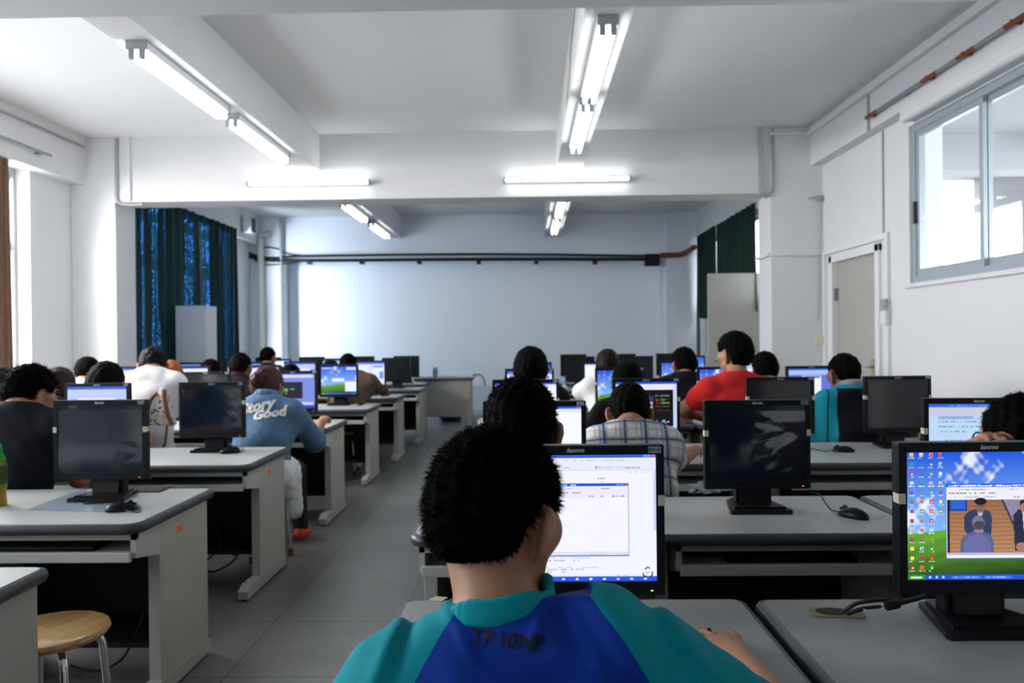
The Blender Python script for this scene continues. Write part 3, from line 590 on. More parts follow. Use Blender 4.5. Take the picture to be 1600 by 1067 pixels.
# ------------------------------------------------------------------ monitors
class Pix:
    """a screen picture in linear colours; x, y run 0..1 from the top left corner"""
    def __init__(s, w, h, bg='#ffffff'):
        s.w, s.h = w, h; s.a = np.zeros((h, w, 3)); s.a[:] = lin(bg); s.X, s.Y = np.meshgrid(np.linspace(0, 1, w), np.linspace(0, 1, h)); s.r = random.Random(w * 7 + h)
    def rect(s, x0, y0, x1, y1, c):
        s.a[(s.X >= x0) & (s.X <= x1) & (s.Y >= y0) & (s.Y <= y1)] = lin(c) if isinstance(c, str) else c; return s
    def disc(s, x, y, rx, ry, c): s.a[((s.X - x) / rx) ** 2 + ((s.Y - y) / ry) ** 2 <= 1] = lin(c); return s
    def poly(s, pts, c):
        ins = np.zeros(s.X.shape, bool); n = len(pts); j = n - 1
        for i in range(n):
            (xi, yi), (xj, yj) = pts[i], pts[j]
            if yi != yj:
                t = ((yi > s.Y) != (yj > s.Y)) & (s.X < (xj - xi) * (s.Y - yi) / (yj - yi) + xi); ins ^= t
            j = i
        s.a[ins] = lin(c); return s
    def text(s, x0, y, x1, c, hgt=.008, gap=.3):
        x = x0
        while x < x1:
            wd = s.r.uniform(.006, .02)
            if s.r.random() > gap: s.rect(x, y, min(x + wd, x1), y + hgt, c)
            x += wd + .005
        return s
    def frame(s, x0, y0, x1, y1, c, t=.004):
        return s.rect(x0, y0, x1, y0 + t, c).rect(x0, y1 - t, x1, y1, c).rect(x0, y0, x0 + t, y1, c).rect(x1 - t, y0, x1, y1, c)
    def taskbar(s): 
        s.rect(0, .962, 1, 1, '#1c50d8'); s.rect(0, .962, .11, 1, '#2f8a3c'); s.rect(.02, .975, .09, .987, '#d8f0d8')
        for x in (.14, .18, .22): s.disc(x, .98, .008, .010, '#cfe0ff')
        s.rect(.27, .968, .45, .994, '#3f7bf0'); s.text(.29, .977, .43, '#e6efff'); s.rect(.47, .968, .64, .994, '#3f7bf0'); s.text(.49, .977, .62, '#e6efff'); s.rect(.87, .962, 1, 1, '#2f8fe8'); return s
    def hills(s, horizon=.62):
        t = np.clip(s.Y / horizon, 0, 1)[..., None]; sky = np.array(lin('#0a50dc')) * (1 - t) + np.array(lin('#7fb4f4')) * t
        nx = lambda f, p: np.sin(f * s.X * 3.1 + p) * np.cos(f * s.Y * 2.3 + 1.7 * p + np.sin(f * s.X * 1.3 + p))
        cl = nx(3, 1) + .6 * nx(7, 2) + .4 * nx(15, 3) + .3 * nx(31, 4.4); cl = np.clip((cl - .55) * 1.1, 0, .85)[..., None]
        sky = sky * (1 - cl) + np.array((.9, .94, 1)) * cl
        hor = horizon + .05 * np.cos(3.2 * s.X + .6); g = np.clip((s.Y - hor) / (1 - horizon), 0, 1)[..., None]
        gr = np.array(lin('#66a82e')) * (1 - g) + np.array(lin('#143c0c')) * g; gr = gr * (1 + .12 * np.sin(60 * s.Y[..., None] + 9 * np.sin(4 * s.X[..., None])))
        s.a = np.where((s.Y > hor)[..., None], gr, sky); return s
    def icons(s, cols, rows, dx=.10, dy=.072):
        cs = ['#e8eef8', '#d02828', '#2878d0', '#e89028', '#38a848', '#c8d8f0', '#f4e070', '#b03068']
        for i in range(cols):
            for j in range(rows if i < cols - 1 else min(rows, 7)):
                x, y = .032 + i * dx, .024 + j * dy; s.rect(x - .010, y - .015, x + .010, y + .011, s.r.choice(cs)); s.rect(x - .005, y - .007, x + .007, y + .006, s.r.choice(cs)); s.text(x - .018, y + .020, x + .018, '#eef4ff', .006, .15)
        return s
    def window(s, x0, y0, x1, y1, title='#1f56d6'):
        s.rect(x0, y0, x1, y1, '#f2f0fa').frame(x0, y0, x1, y1, '#5d74c8', .005).rect(x0, y0, x1, y0 + .026, title).text(x0 + .02, y0 + .010, x0 + (x1 - x0) * .55, '#dfe8ff')
        s.rect(x1 - .075, y0 + .005, x1 - .055, y0 + .021, '#6f94f0').rect(x1 - .05, y0 + .005, x1 - .03, y0 + .021, '#6f94f0').rect(x1 - .025, y0 + .005, x1 - .006, y0 + .021, '#e05a40'); return s
def screen_picture(kind, w, h):
    p = Pix(w, h)
    if kind == 'explorer':
        p.rect(0, 0, 1, 1, '#f0f1ff').rect(0, 0, 1, .025, '#2a5fda').rect(.925, .004, .945, .021, '#7d9df0').rect(.95, .004, .97, .021, '#7d9df0').rect(.976, .004, .996, .021, '#e05a50')
        p.rect(0, .025, 1, .115, '#e9e8f6').text(.1, .042, .75, '#9c9cb8').text(.76, .042, .82, '#8c8cb0').text(.40, .098, .6, '#6c6c98').rect(.63, .093, .80, .107, '#cfe0f6').rect(.625, .092, .635, .108, '#3a4a80').text(.64, .098, .74, '#98a8c8').text(.81, .098, .98, '#8488a8', .009, .4).rect(0, .118, 1, .121, '#b8bcd8').text(.80, .135, .97, '#b4b6cc')
        p.text(.60, .185, .70, '#8c90b0', .010).text(.66, .21, .70, '#a8acc0').rect(.985, .13, 1, .6, '#ccd4f4')
        p.window(.1, .225, .832, .80); p.rect(.105, .252, .827, .34, '#ebe9f7').text(.4, .265, .52, '#a8a8c0').text(.42, .295, .55, '#9090b0').text(.66, .265, .74, '#9090b0').text(.56, .325, .82, '#8488a8', .009, .5).rect(.1, .341, .832, .344, '#b8bcd8').rect(.105, .345, .827, .765, '#f3f3ff').rect(.105, .765, .827, .795, '#e0e0f2').text(.58, .782, .68, '#9aa0c0').text(.76, .782, .82, '#9aa0c0')
        for y, a in ((.81, .58), (.83, .52), (.885, .66), (.902, .55), (.92, .45)): p.text(.05, y, a, '#a4a8c4')
        p.rect(0, .945, 1, .962, '#e8e8f6').text(.75, .95, .82, '#9aa0c0').rect(0, .962, 1, 1, '#1f58dc')
        for i in range(11): p.disc(.08 + i * .085, .981, .010, .009, p.r.choice(['#cfe0ff', '#8fb4ff', '#f0c8c8', '#ffffff']))
    elif kind == 'video':
        p.hills(.60).icons(4, 13, .059, .0735).taskbar()
        p.window(.24, .25, 1.15, .835, '#1f62e6').text(.26, .261, .68, '#f4f8ff', .010, .1).rect(.246, .278, 1, .366, '#eceaf4').text(.32, .290, .5, '#9a9cb4').text(.63, .290, .68, '#9a9cb4').text(.26, .318, .55, '#6c7088', .009, .4).text(.29, .350, .55, '#5a6078').text(.62, .350, .73, '#8088a0', .010, .5)
        st = np.sin(p.Y * 190 + .6 * np.sin(p.X * 9)); msk = (p.X > .246) & (p.Y > .373) & (p.Y < .805); sh = (.86 + .14 * st)[..., None]; q = np.clip((p.Y - .373) / .43, 0, 1)[..., None]
        p.a = np.where(msk[..., None], (np.array(lin('#a06c4c')) * (1 - q) + np.array(lin('#c08c62')) * q) * sh, p.a)
        p.rect(.246, .373, .262, .805, '#0a0a12').rect(.263, .373, .37, .462, '#123a9c').rect(.268, .373, .36, .45, '#2a62d0').poly([(.59, .373), (1, .373), (1, .805), (.93, .805), (.655, .56)], '#9184a4').poly([(.575, .373), (.59, .373), (.66, .575), (.652, .585)], '#33304a').rect(.246, .79, 1, .806, '#b9b4cc')
        # bowing man in a dark suit, grey-haired man seen from behind, woman in a suit
        p.poly([(.352, .50), (.38, .465), (.42, .45), (.475, .45), (.51, .47), (.522, .52), (.515, .655), (.48, .67), (.37, .645), (.350, .61)], '#2f3a5c').poly([(.43, .45), (.47, .45), (.462, .50), (.438, .50)], '#b8bccc').disc(.452, .425, .032, .052, '#8e6250').disc(.452, .388, .038, .028, '#0c0a0e').rect(.432, .420, .474, .426, '#241a1c').rect(.444, .452, .462, .458, '#4a2c28')
        p.poly([(.326, .79), (.328, .70), (.35, .655), (.40, .622), (.46, .622), (.51, .645), (.53, .70), (.532, .79)], '#5c5e94').poly([(.345, .79), (.35, .71), (.38, .66), (.43, .64), (.48, .66), (.51, .71), (.515, .79)], '#696ca2').disc(.44, .618, .03, .016, '#9c8494').disc(.438, .557, .042, .056, '#5d5768').disc(.433, .542, .032, .042, '#7a7484').disc(.442, .572, .03, .032, '#45404e')
        p.poly([(.65, .50), (.68, .455), (.74, .44), (.82, .47), (.84, .79), (.66, .775), (.655, .64)], '#1d2440').poly([(.705, .46), (.74, .46), (.735, .62), (.715, .62)], '#c4c6d6').disc(.72, .425, .030, .050, '#a87a66').poly([(.69, .43), (.695, .385), (.73, .37), (.76, .39), (.765, .45), (.745, .47), (.745, .41), (.71, .40)], '#120c10').disc(.70, .745, .034, .034, '#a87a66')
    elif kind == 'white':
        p.rect(0, 0, 1, .03, '#1f56e0').rect(0, .03, 1, .085, '#e4e8fb').text(.04, .05, .7, '#b0b8dc').rect(0, .085, 1, .962, '#f4f6ff').rect(.95, .01, .99, .024, '#e05a40')
        for i in range(5): p.text(.08, .2 + .13 * i, .5, '#ccd0e4')
        p.taskbar()
    elif kind == 'page':
        p.rect(0, 0, 1, 1, '#b9d6f2').rect(0, 0, 1, .05, '#2860c8').text(.2, .02, .9, '#88b0f0').rect(0, .05, 1, .17, '#c6c8de').text(.02, .07, .6, '#9094c0').rect(.1, .16, .45, .2, '#88a8e0').rect(.46, .19, 1, .2, '#98b0d8')
        for i, y in enumerate(np.arange(.235, .93, .062)):
            if i not in (3, 8): p.text(.1 if i < 4 else .14, y, .95 if i % 3 else .8, '#4f6c94', .010, .22)
        p.rect(.93, .2, .96, .95, '#d8e6f8').taskbar()
    elif kind == 'chat':
        p.rect(0, 0, 1, 1, '#c8d2ee').rect(0, 0, 1, .05, '#1e50c8').rect(.02, .05, .96, .16, '#eae4f0').rect(.03, .16, .94, .93, '#06080c').rect(.03, .16, .55, .93, '#0b0d18')
        p.rect(.2, .29, .61, .80, '#8a7a90').rect(.36, .29, .62, .42, '#3a3c58')
        for x, y in ((.42, .35), (.52, .40), (.56, .62)): p.disc(x, y, .035, .045, '#2858b0').disc(x + .01, y - .02, .02, .02, '#f0f0f8')
        for y in (.43, .52, .68, .74): p.rect(.3, y, .6, y + .018, '#e0d4e8').rect(.34, y + .03, .58, y + .04, '#c02040')
        for i, cc in enumerate(('#b0a8b8', '#207048', '#a89040', '#8c7050', '#705038')): p.text(.65, .28 + i * .075, .88, cc, .02, .2)
        p.rect(.66, .36, .71, .40, '#902838').rect(.74, .35, .80, .40, '#10804c')
        for q in range(26): p.disc(.66 + .22 * p.r.random(), .8 + .12 * p.r.random(), .012, .014, p.r.choice(['#e8e8f8', '#8048b0', '#30a0a0', '#405090']))
        p.rect(0, .95, 1, 1, '#68a8e8')
    elif kind == 'bliss': p.hills(.66).icons(2, 9, .12, .1).taskbar()
    elif kind == 'blissdialog':
        p.hills(.66).taskbar().rect(.30, .42, .66, .55, '#e8ecff').rect(.30, .42, .66, .44, '#b8d0ff').rect(.68, .55, .99, .9, '#eef0fc').rect(.68, .53, .99, .56, '#f0b8c0').rect(.02, .05, .3, .09, '#c8dcff').rect(.72, .03, .98, .12, '#c8dcff')
    elif kind == 'lilac':
        p.rect(0, 0, 1, 1, '#d8d4f4').rect(0, 0, 1, .06, '#1f56d6').rect(0, .06, 1, .27, '#b8c8f4').rect(.04, .27, .17, .75, '#7080e4').rect(.83, .27, .98, .75, '#7080e4').rect(.18, .25, .82, .9, '#f0e6f6').rect(0, .75, 1, .95, '#c4c8f0').taskbar()
    elif kind == 'editor':
        p.rect(0, 0, 1, 1, '#7c8cdc').rect(0, 0, 1, .03, '#2c4cc0').rect(.03, .03, .96, .13, '#d8d4f4').rect(.03, .25, .72, .72, '#1c0f2e').rect(.03, .82, .96, .9, '#ccd0f4').rect(0, .92, 1, 1, '#1a3cc4')
        for x, y, w_, h_ in ((.3, .42, .09, .1), (.44, .42, .1, .06), (.3, .54, .08, .05)): p.rect(x, y, x + w_, y + h_, '#2f7a38').rect(x + .02, y + .02, x + w_ - .02, y + h_ - .02, '#74c06a')
    elif kind == 'dialog':
        p.rect(0, 0, 1, 1, '#5c74dc').rect(0, 0, 1, .05, '#1f50d8').rect(0, .05, 1, .18, '#a8c0f4').rect(.30, .2, .72, .95, '#eef2fd').rect(.36, .22, .7, .27, '#3050c8').rect(.05, .22, .26, .26, '#3c54c0').rect(.3, .7, .72, .705, '#b0b8e0').rect(.1, .3, .25, .5, '#6880e0').rect(0, .95, 1, 1, '#1c48d0')
    elif kind == 'columns':
        p.rect(0, 0, 1, 1, '#e8ecfb').rect(0, 0, 1, .08, '#4a78ec').rect(.54, .08, .57, .9, '#b8c4ec').rect(.62, .14, .95, .22, '#6c88e0').rect(.84, .4, .97, .7, '#7c90e4').taskbar()
    return p
SCR = {}
def screen_mesh(kind, w, h):
    if (kind, w) in SCR: return SCR[(kind, w)]
    p = screen_picture(kind, w, h); X = (p.X - .5) * .338; Z = (.5 - p.Y) * .267
    vs = np.stack([X, np.zeros_like(X), Z], -1).reshape(-1, 3); ii = np.arange(w * h).reshape(h, w)
    fs = np.stack([ii[1:, :-1], ii[1:, 1:], ii[:-1, 1:], ii[:-1, :-1]], -1).reshape(-1, 4)
    me = bpy.data.meshes.new('screen_' + kind); me.from_pydata(vs.tolist(), [], fs.tolist()); me.update()
    ca = me.color_attributes.new('Col', 'FLOAT_COLOR', 'POINT'); ca.data.foreach_set('color', np.concatenate([p.a.reshape(-1, 3), np.ones((w * h, 1))], 1).ravel())
    SCR[(kind, w)] = me; return me
LENOVO = text_mesh('lenovo', .0135, shear=.35, extrude=.0004, bold=.0004)
MON = 0
def monitor(px, z, kind, label, rz=0.0, near=False, sticker=None, tape=(), x=None, led=True, dx_base=0.0):
    """17 inch desk monitor; the front of its panel stands at depth z"""
    X = wx(px, z) if x is None else x
    o = empty('monitor', (X, z + .03, .70), rz, label, 'monitor', 'black monitors on the computer desks'); yf = -.03; zc = .2375
    hw, hh = .186, .1575
    g = G().box(-hw, hw, yf + .002, yf + .03, zc - hh, zc + hh, .004).box(-hw + .03, hw - .03, yf + .03, yf + .05, zc - hh + .04, zc + hh - .04, .006); cas = g.build('casing', PLA, o)
    g = G(); t, tt, tb = .0168, .020, .0285
    g.box(-hw, hw, yf - .004, yf + .002, zc + hh - tt, zc + hh, .0015).box(-hw, hw, yf - .004, yf + .002, zc - hh, zc - hh + tb, .0015).box(-hw, -hw + t, yf - .004, yf + .002, zc - hh + tb, zc + hh - tt).box(hw - t, hw, yf - .004, yf + .002, zc - hh + tb, zc + hh - tt)
    bez_ = g.build('bezel', PLA, o)
    cz = zc + (tb - tt) / 2
    if kind in ('film', 'off'):
        nx, ny = 2, 2; box('screen', -.170, .170, yf - .001, yf + .001, cz - .1345, cz + .1345, FILM if kind == 'film' else OFF, o)
    else:
        me = screen_mesh(kind, 270 if near else 96, 216 if near else 77); s = link('screen', me, SCREEN, o, loc=(0, yf - .001, cz))
    G().box(-.065, .065, yf + .05, yf + .09, .015, zc, .006).prism_x([(yf + .035, .014), (yf + .09, .014), (yf + .09, .10), (yf + .05, .10)], -.05, .05).build('stand_neck', PLA2, o)
    G().prism([(-.105, -.082), (.105, -.082), (.11, -.07), (.075, .11), (-.075, .11), (-.11, -.07)], .0, .014).prism([(-.09, -.06), (.09, -.06), (.065, .10), (-.065, .10)], .014, .022).build('stand_base', PLA2, o)
    if z < 7:
        l = link('logo', LENOVO, LOGO, bez_, loc=(0, yf - .0045, zc + hh - .010)); l.rotation_euler = (R(90), 0, 0)
        lab = box('label', hw - .033, hw - .006, yf - .0048, yf - .004, zc + hh - .0165, zc + hh - .003, mat('label_paper', (.25, .36, .42), .5), bez_)
        if sticker:
            tm = text_mesh(sticker, .0105, bold=.0003); tt_ = link('label_lettering', tm, BLK, lab, loc=(hw - .0195, yf - .0052, zc + hh - .0098)); tt_.rotation_euler = (R(90), 0, 0)
        if led: box('power_light', hw - .03, hw - .025, yf - .0046, yf - .004, zc - hh + .008, zc - hh + .0105, mat('amber_light', (1, .2, .05), .5, emit=(1, .18, .05), estr=1.5) if kind in ('film', 'off') else mat('green_light', (.6, 1, .2), .5, emit=(.6, .9, .1), estr=1.2), bez_)
        for s_ in tape:
            sg = -1 if s_ == 'l' else 1
            G().box(sg * (hw + .001), sg * (hw - .013), yf - .0052, yf - .004, zc + .03, zc + .052).box(sg * hw, sg * (hw + .0012), yf - .005, yf + .02, zc + .031, zc + .051).build('tape', TAPE, bez_)
    if kind == 'film':
        # the loose protective sheet, puckered towards one side
        r_ = random.Random(int(px)); n = 34; vs = []; fs = []; s0, s1 = -.1685, .1685; e0, e1 = (.42, .62) if near == 'R2' else (.68, .9)
        for j in range(n + 1):
            for i in range(n + 1):
                u, v = i / n, j / n; k = math.sin(math.pi * u) * math.sin(math.pi * v)
                vs.append((s0 + (s1 - s0) * u, yf - .0025 - k * (.0012 + .011 * min(1, max(0, (u - e0) / (e1 - e0))) * abs(math.sin(5 * u + 4 * v + math.sin(7 * v + px)) * math.cos(6 * v - 3 * u))), cz - .12 + .235 * v))
        for j in range(n):
            for i in range(n): a = j * (n + 1) + i; fs.append((a, a + 1, a + n + 2, a + n + 1))
        mesh_obj('plastic_film', vs, fs, FILMR if near == 'R2' else FILMF, o, True)
    return o
# nearest row, right of the aisle
MB = monitor(897, 1.62, 'explorer', 'lit monitor with white browser windows in front of the boy in blue', near=True, sticker='003-37', tape='r')
monitor(1542, 1.62, 'video', 'lit monitor at lower right showing desktop icons and a film of bowing people', near=True, tape='l')
# recycling mark stuck on the corner of the boy's screen
g = G()
for k in range(3):
    a0 = R(90 + 120 * k); q = lambda r_, a: (r_ * math.cos(a0 + a), r_ * math.sin(a0 + a))
    pts = [q(.0105, -.50), q(.0120, -.18), q(.0120, .18), q(.0098, .45), q(.0085, .45), q(.0096, .15), q(.0096, -.15), q(.0085, -.50)]
    g.prism_y(pts, -.0004, 0); g.prism_y([q(.0118, .40), q(.0070, .45), q(.0085, .85)], -.0004, 0)
s = g.build('recycling_sticker', mat('dark_blue_ink', (.004, .02, .10), .5), MB, loc=(.150, -.0318, .7 - .70 + .2375 + .00425 - .115))
tm = text_mesh('01', .007); l = link('sticker_lettering', tm, mat('grey_ink', (.45, .5, .6), .5), s, loc=(0, -.0005, -.0005)); l.rotation_euler = (R(90), 0, 0)
# second row, right
monitor(834, 2.78, 'white', 'lit white monitor almost hidden by the dark head right behind the boy', tape='l')
monitor(1182, 2.74, 'film', 'switched-off monitor with crinkled plastic film on the desk in front of the boy', near='R2', sticker='003-36', tape='lr')
monitor(1529, 2.74, 'page', 'lit monitor with a page of text in front of the student with glasses', R(-4), tape='l')
# third row, right
monitor(821, 4.28, 'white', 'lit monitor mostly hidden behind the dark head in the second right row', tape='r')
monitor(1009, 4.28, 'chat', 'lit monitor with dark chat window, in front of the plaid shirt student', tape='r')
monitor(1219, 4.28, 'off', 'dark monitor just behind the crinkled-film one, below the red shirt', tape='lr')
monitor(1402, 4.28, 'off', 'dark monitor in front of the white wall, right of the turquoise jacket student', R(3), tape='lr')
# fourth row, right
monitor(827, 5.85, 'columns', 'lit monitor hidden behind the shaggy dark head on the right of the aisle')
monitor(968, 5.85, 'bliss', 'lit monitor with blue sky desktop, above the plaid shirt student', tape='l')
monitor(1128, 5.85, 'bliss', 'lit monitor with blue sky desktop, in front of the red shirt student', tape='l')
monitor(1267, 5.85, 'dialog', 'lit blue and white monitor in front of the turquoise jacket student')
# fifth row, right
monitor(832, 7.45, 'bliss', 'lit monitor peeping out behind the shaggy dark head, one row farther')
monitor(941, 7.45, 'white', 'narrow lit white monitor below the brown-haired head')
monitor(1061, 7.45, 'bliss', 'lit blue sky monitor in front of the dark-haired student left of the red shirt')
monitor(1180, 7.45, 'lilac', 'lit pale monitor between the red shirt student and the bowl-cut head')
# sixth and last rows, right
monitor(906, 9.6, 'off', 'dark monitor left of the brown-haired head, nearer of two overlapping ones')
monitor(997, 9.6, 'off', 'dark monitor right of the brown-haired head, nearer of two overlapping ones')
monitor(1078, 9.6, 'bliss', 'small lit blue monitor beside the dark pipe under the right curtain')
monitor(896, 11.0, 'off', 'dark monitor left of the brown-haired head, farther of two overlapping ones')
monitor(973, 11.0, 'off', 'dark monitor right of the brown-haired head, farther of two overlapping ones')
monitor(1046, 11.0, 'off', 'dark monitor behind the lit blue sky one, left of the red shirt')
# left of the aisle
monitor(155, 3.02, 'film', 'switched-off monitor with glossy film, in the nearest occupied left row', sticker='003-21', tape='lr')
monitor(330, 4.32, 'film', 'switched-off monitor with glossy film, left of the denim jacket woman', sticker='003-19', tape='r')
monitor(151, 4.32, 'lilac', 'lit lilac web page monitor just above the filmed monitor of the nearest left row', sticker='003-18')
monitor(457, 5.85, 'editor', 'lit purple monitor with black square, in front of the denim jacket woman')
monitor(321, 5.85, 'off', 'dark monitor top above the filmed monitor left of the denim woman')
monitor(172, 5.85, 'dialog', 'lit blue monitor whose right edge shows beside the white-shirted man')
monitor(529, 7.38, 'blissdialog', 'lit blue sky monitor with small white windows, beside the left side of the aisle')
monitor(408, 7.38, 'white', 'lit white monitor behind the reddish hair of the denim jacket woman')
monitor(297, 7.38, 'white', 'lit white monitor right of the white-shirted man and the orange hair')
monitor(192, 7.38, 'lilac', 'lit pale monitor left of the white-shirted man')
monitor(577, 8.7, 'columns', 'lit white two-column monitor beside the arm of the brown shirt man')
monitor(469, 8.7, 'lilac', 'lit lilac monitor above the purple screen of the denim woman')
monitor(384, 8.7, 'lilac', 'lit monitor just right of the dark head with the dark red collar')
monitor(290, 8.7, 'lilac', 'lit lilac strip of a monitor in front of the green curtain')
monitor(619, 10.0, 'off', 'dark monitor nearest to the aisle, just before the teacher desk')
monitor(525, 10.0, 'lilac', 'lit lilac monitor left of the brown shirt man\'s head')
monitor(432, 10.0, 'white', 'lit white monitor right of the head before the far left pipes')
monitor(635, 11.15, 'off', 'dark monitor with bright reflection, farthest one on the left beside the teacher desk')
monitor(565, 11.15, 'off', 'dark monitor top right of the brown shirt man\'s head')
monitor(487, 11.15, 'off', 'dark monitor top against the white wall, left of the brown shirt man')
monitor(419, 11.15, 'off', 'dark monitor behind the head before the far left pipes')
# ------------------------------------------------------------------ bodies: smooth blended shapes turned into one surface
class SDF:
    """list of rounded cones and ellipsoids blended into one continuous surface"""
    def __init__(s): s.p = []
    def cone(s, a, b, ra, rb, k=.03, sc=None):
        s.p.append(('c', np.array(a, float), np.array(b, float), ra, rb, k, None if sc is None else np.array(sc, float))); return s
    def chain(s, pts, rs, k=.02):
        for i in range(len(pts) - 1): s.cone(pts[i], pts[i + 1], rs[i], rs[i + 1], k)
        return s
    def ell(s, c, r, k=.03, rot=None):
        s.p.append(('e', np.array(c, float), np.array(r, float), None if rot is None else np.array(rot.to_matrix()), 0, k, None)); return s
    def bounds(s, pad):
        lo = np.full(3, 1e9); hi = -lo
        for q in s.p:
            if q[0] == 'c':
                e = 1.6 if q[6] is not None else 1
                for v, r_ in ((q[1], q[3]), (q[2], q[4])): lo = np.minimum(lo, v - r_ * e); hi = np.maximum(hi, v + r_ * e)
            else: m_ = q[2].max() if q[3] is not None else q[2]; lo = np.minimum(lo, q[1] - m_); hi = np.maximum(hi, q[1] + m_)
        return lo - pad, hi + pad
    @staticmethod
    def dist(q, P):
        if q[0] == 'e':
            d = P - q[1]
            if q[3] is not None: d = d @ q[3]
            k0 = np.linalg.norm(d / q[2], axis=-1); k1 = np.linalg.norm(d / q[2] ** 2, axis=-1); return k0 * (k0 - 1) / np.maximum(k1, 1e-6)
        _, a, b, ra, rb, k, sc = q
        if sc is not None: P = a + (P - a) / sc; b = a + (b - a) / sc
        ba = b - a; L = max(ba @ ba, 1e-9); t = np.clip(((P - a) @ ba) / L, 0, 1)
        d = np.linalg.norm(P - a - t[..., None] * ba, axis=-1) - (ra + (rb - ra) * t)
        return d * (1 if sc is None else float(np.min(sc)))
    def grid(s, h, pad=.03, lo=None, hi=None):
        l, u = s.bounds(pad); lo = l if lo is None else np.maximum(l, lo); hi = u if hi is None else np.minimum(u, hi)
        n = np.ceil((hi - lo) / h).astype(int) + 1; f = np.full(n, .08, np.float32)
        ax = [lo[i] + h * np.arange(n[i]) for i in range(3)]
        for q in s.p:
            one = SDF(); one.p = [q]; a, b = one.bounds(q[5] + .03)
            i0 = np.clip(np.floor((a - lo) / h).astype(int), 0, n); i1 = np.clip(np.ceil((b - lo) / h).astype(int) + 1, 0, n)
            if np.any(i1 <= i0): continue
            sl = tuple(slice(i0[i], i1[i]) for i in range(3))
            P = np.stack(np.meshgrid(*[ax[i][sl[i]] for i in range(3)], indexing='ij'), -1); d = SDF.dist(q, P); g = f[sl]; k = max(q[5], 1e-4)
            hh = np.clip(.5 + .5 * (g - d) / k, 0, 1); f[sl] = g * (1 - hh) + d * hh - k * hh * (1 - hh)
        return f, lo, ax
def at_points(sdf, P):
    """distance of single points from a blended shape"""
    f = np.full(len(P), .08)
    for q in sdf.p:
        d = SDF.dist(q, P); k = max(q[5], 1e-4); hh = np.clip(.5 + .5 * (f - d) / k, 0, 1); f = f * (1 - hh) + d * hh - k * hh * (1 - hh)
    return f
def surface(f, lo, h):
    """surface nets"""
    s = f < 0; n = np.array(f.shape) - 1
    cnt = np.zeros(n, np.int8)
    offs = [(i, j, k) for i in (0, 1) for j in (0, 1) for k in (0, 1)]
    cs = lambda A, o: A[o[0]:o[0] + n[0], o[1]:o[1] + n[1], o[2]:o[2] + n[2]]
    for o in offs: cnt += cs(s, o)
    cells = np.argwhere((cnt > 0) & (cnt < 8)); idx = -np.ones(n, np.int64); idx[tuple(cells.T)] = np.arange(len(cells))
    val = {o: f[cells[:, 0] + o[0], cells[:, 1] + o[1], cells[:, 2] + o[2]] for o in offs}
    acc = np.zeros((len(cells), 3)); c = np.zeros(len(cells))
    for o in offs:
        for a in range(3):
            if o[a]: continue
            o2 = list(o); o2[a] = 1; va, vb = val[o], val[tuple(o2)]; m_ = (va < 0) != (vb < 0); t = np.where(m_, va / np.where(m_, va - vb, 1), 0)
            p = np.tile(np.array(o, float), (len(cells), 1)); p[:, a] += t; acc[m_] += p[m_]; c[m_] += 1
    V = (cells + acc / c[:, None]) * h + lo; F_ = []
    for a in range(3):
        b, d = (a + 1) % 3, (a + 2) % 3; sl0 = [slice(None)] * 3; sl1 = [slice(None)] * 3; sl0[a] = slice(0, -1); sl1[a] = slice(1, None)
        e = np.argwhere(s[tuple(sl0)] != s[tuple(sl1)]); e = e[(e[:, b] > 0) & (e[:, d] > 0) & (e[:, b] < n[b]) & (e[:, d] < n[d])]
        if not len(e): continue
        def cell(db, dd): q = e.copy(); q[:, b] += db; q[:, d] += dd; return idx[q[:, 0], q[:, 1], q[:, 2]]
        Q = np.stack([cell(-1, -1), cell(0, -1), cell(0, 0), cell(-1, 0)], 1); ins = s[e[:, 0], e[:, 1], e[:, 2]]
        Q[~ins] = Q[~ins][:, ::-1]; F_.append(Q)
    return V, np.concatenate(F_) if F_ else np.zeros((0, 4), int)
def wob(P, seed, freq, amp):
    """soft irregular folds"""
    r_ = np.random.default_rng(seed); d = np.zeros(P.shape[:-1])
    for i in range(5):
        w = r_.normal(size=3) * freq * (1 + .5 * i); w2 = r_.normal(size=3) * freq * .6; d += np.sin(P @ w + r_.uniform(0, 6) + 1.2 * np.sin(P @ w2 + r_.uniform(0, 6))) / (1 + .6 * i)
    return d * amp
def skinned(name, sdf, h, material, parent, inflate=0.0, cut=None, folds=None, mats=None, lo=None, hi=None, post=None):
    f, l, ax = sdf.grid(h, .03 + inflate + 2 * h, lo, hi); f = f - inflate
    if folds is not None or cut is not None:
        near = np.abs(f) < .05
        P = np.stack(np.meshgrid(*ax, indexing='ij'), -1)[near]
        fn = f[near]
        if folds is not None: fn = fn + (folds(P) if callable(folds) else wob(P, *folds))
        if cut is not None: fn = np.maximum(fn, cut(P))
        f[near] = fn
        if cut is not None: deep = f < -.049; P2 = np.stack(np.meshgrid(*ax, indexing='ij'), -1)[deep]; f[deep] = np.maximum(f[deep], cut(P2))
    V, Q = surface(f, l, h)
    if post is not None: V = post(V)
    me = bpy.data.meshes.new(name); me.vertices.add(len(V)); me.vertices.foreach_set('co', V.ravel().astype(np.float32))
    me.loops.add(len(Q) * 4); me.polygons.add(len(Q)); me.loops.foreach_set('vertex_index', Q.ravel().astype(np.int32))
    me.polygons.foreach_set('loop_start', np.arange(0, len(Q) * 4, 4, dtype=np.int32)); me.update(calc_edges=True); me.validate()
    return link(name, me, material, parent, True, mats)
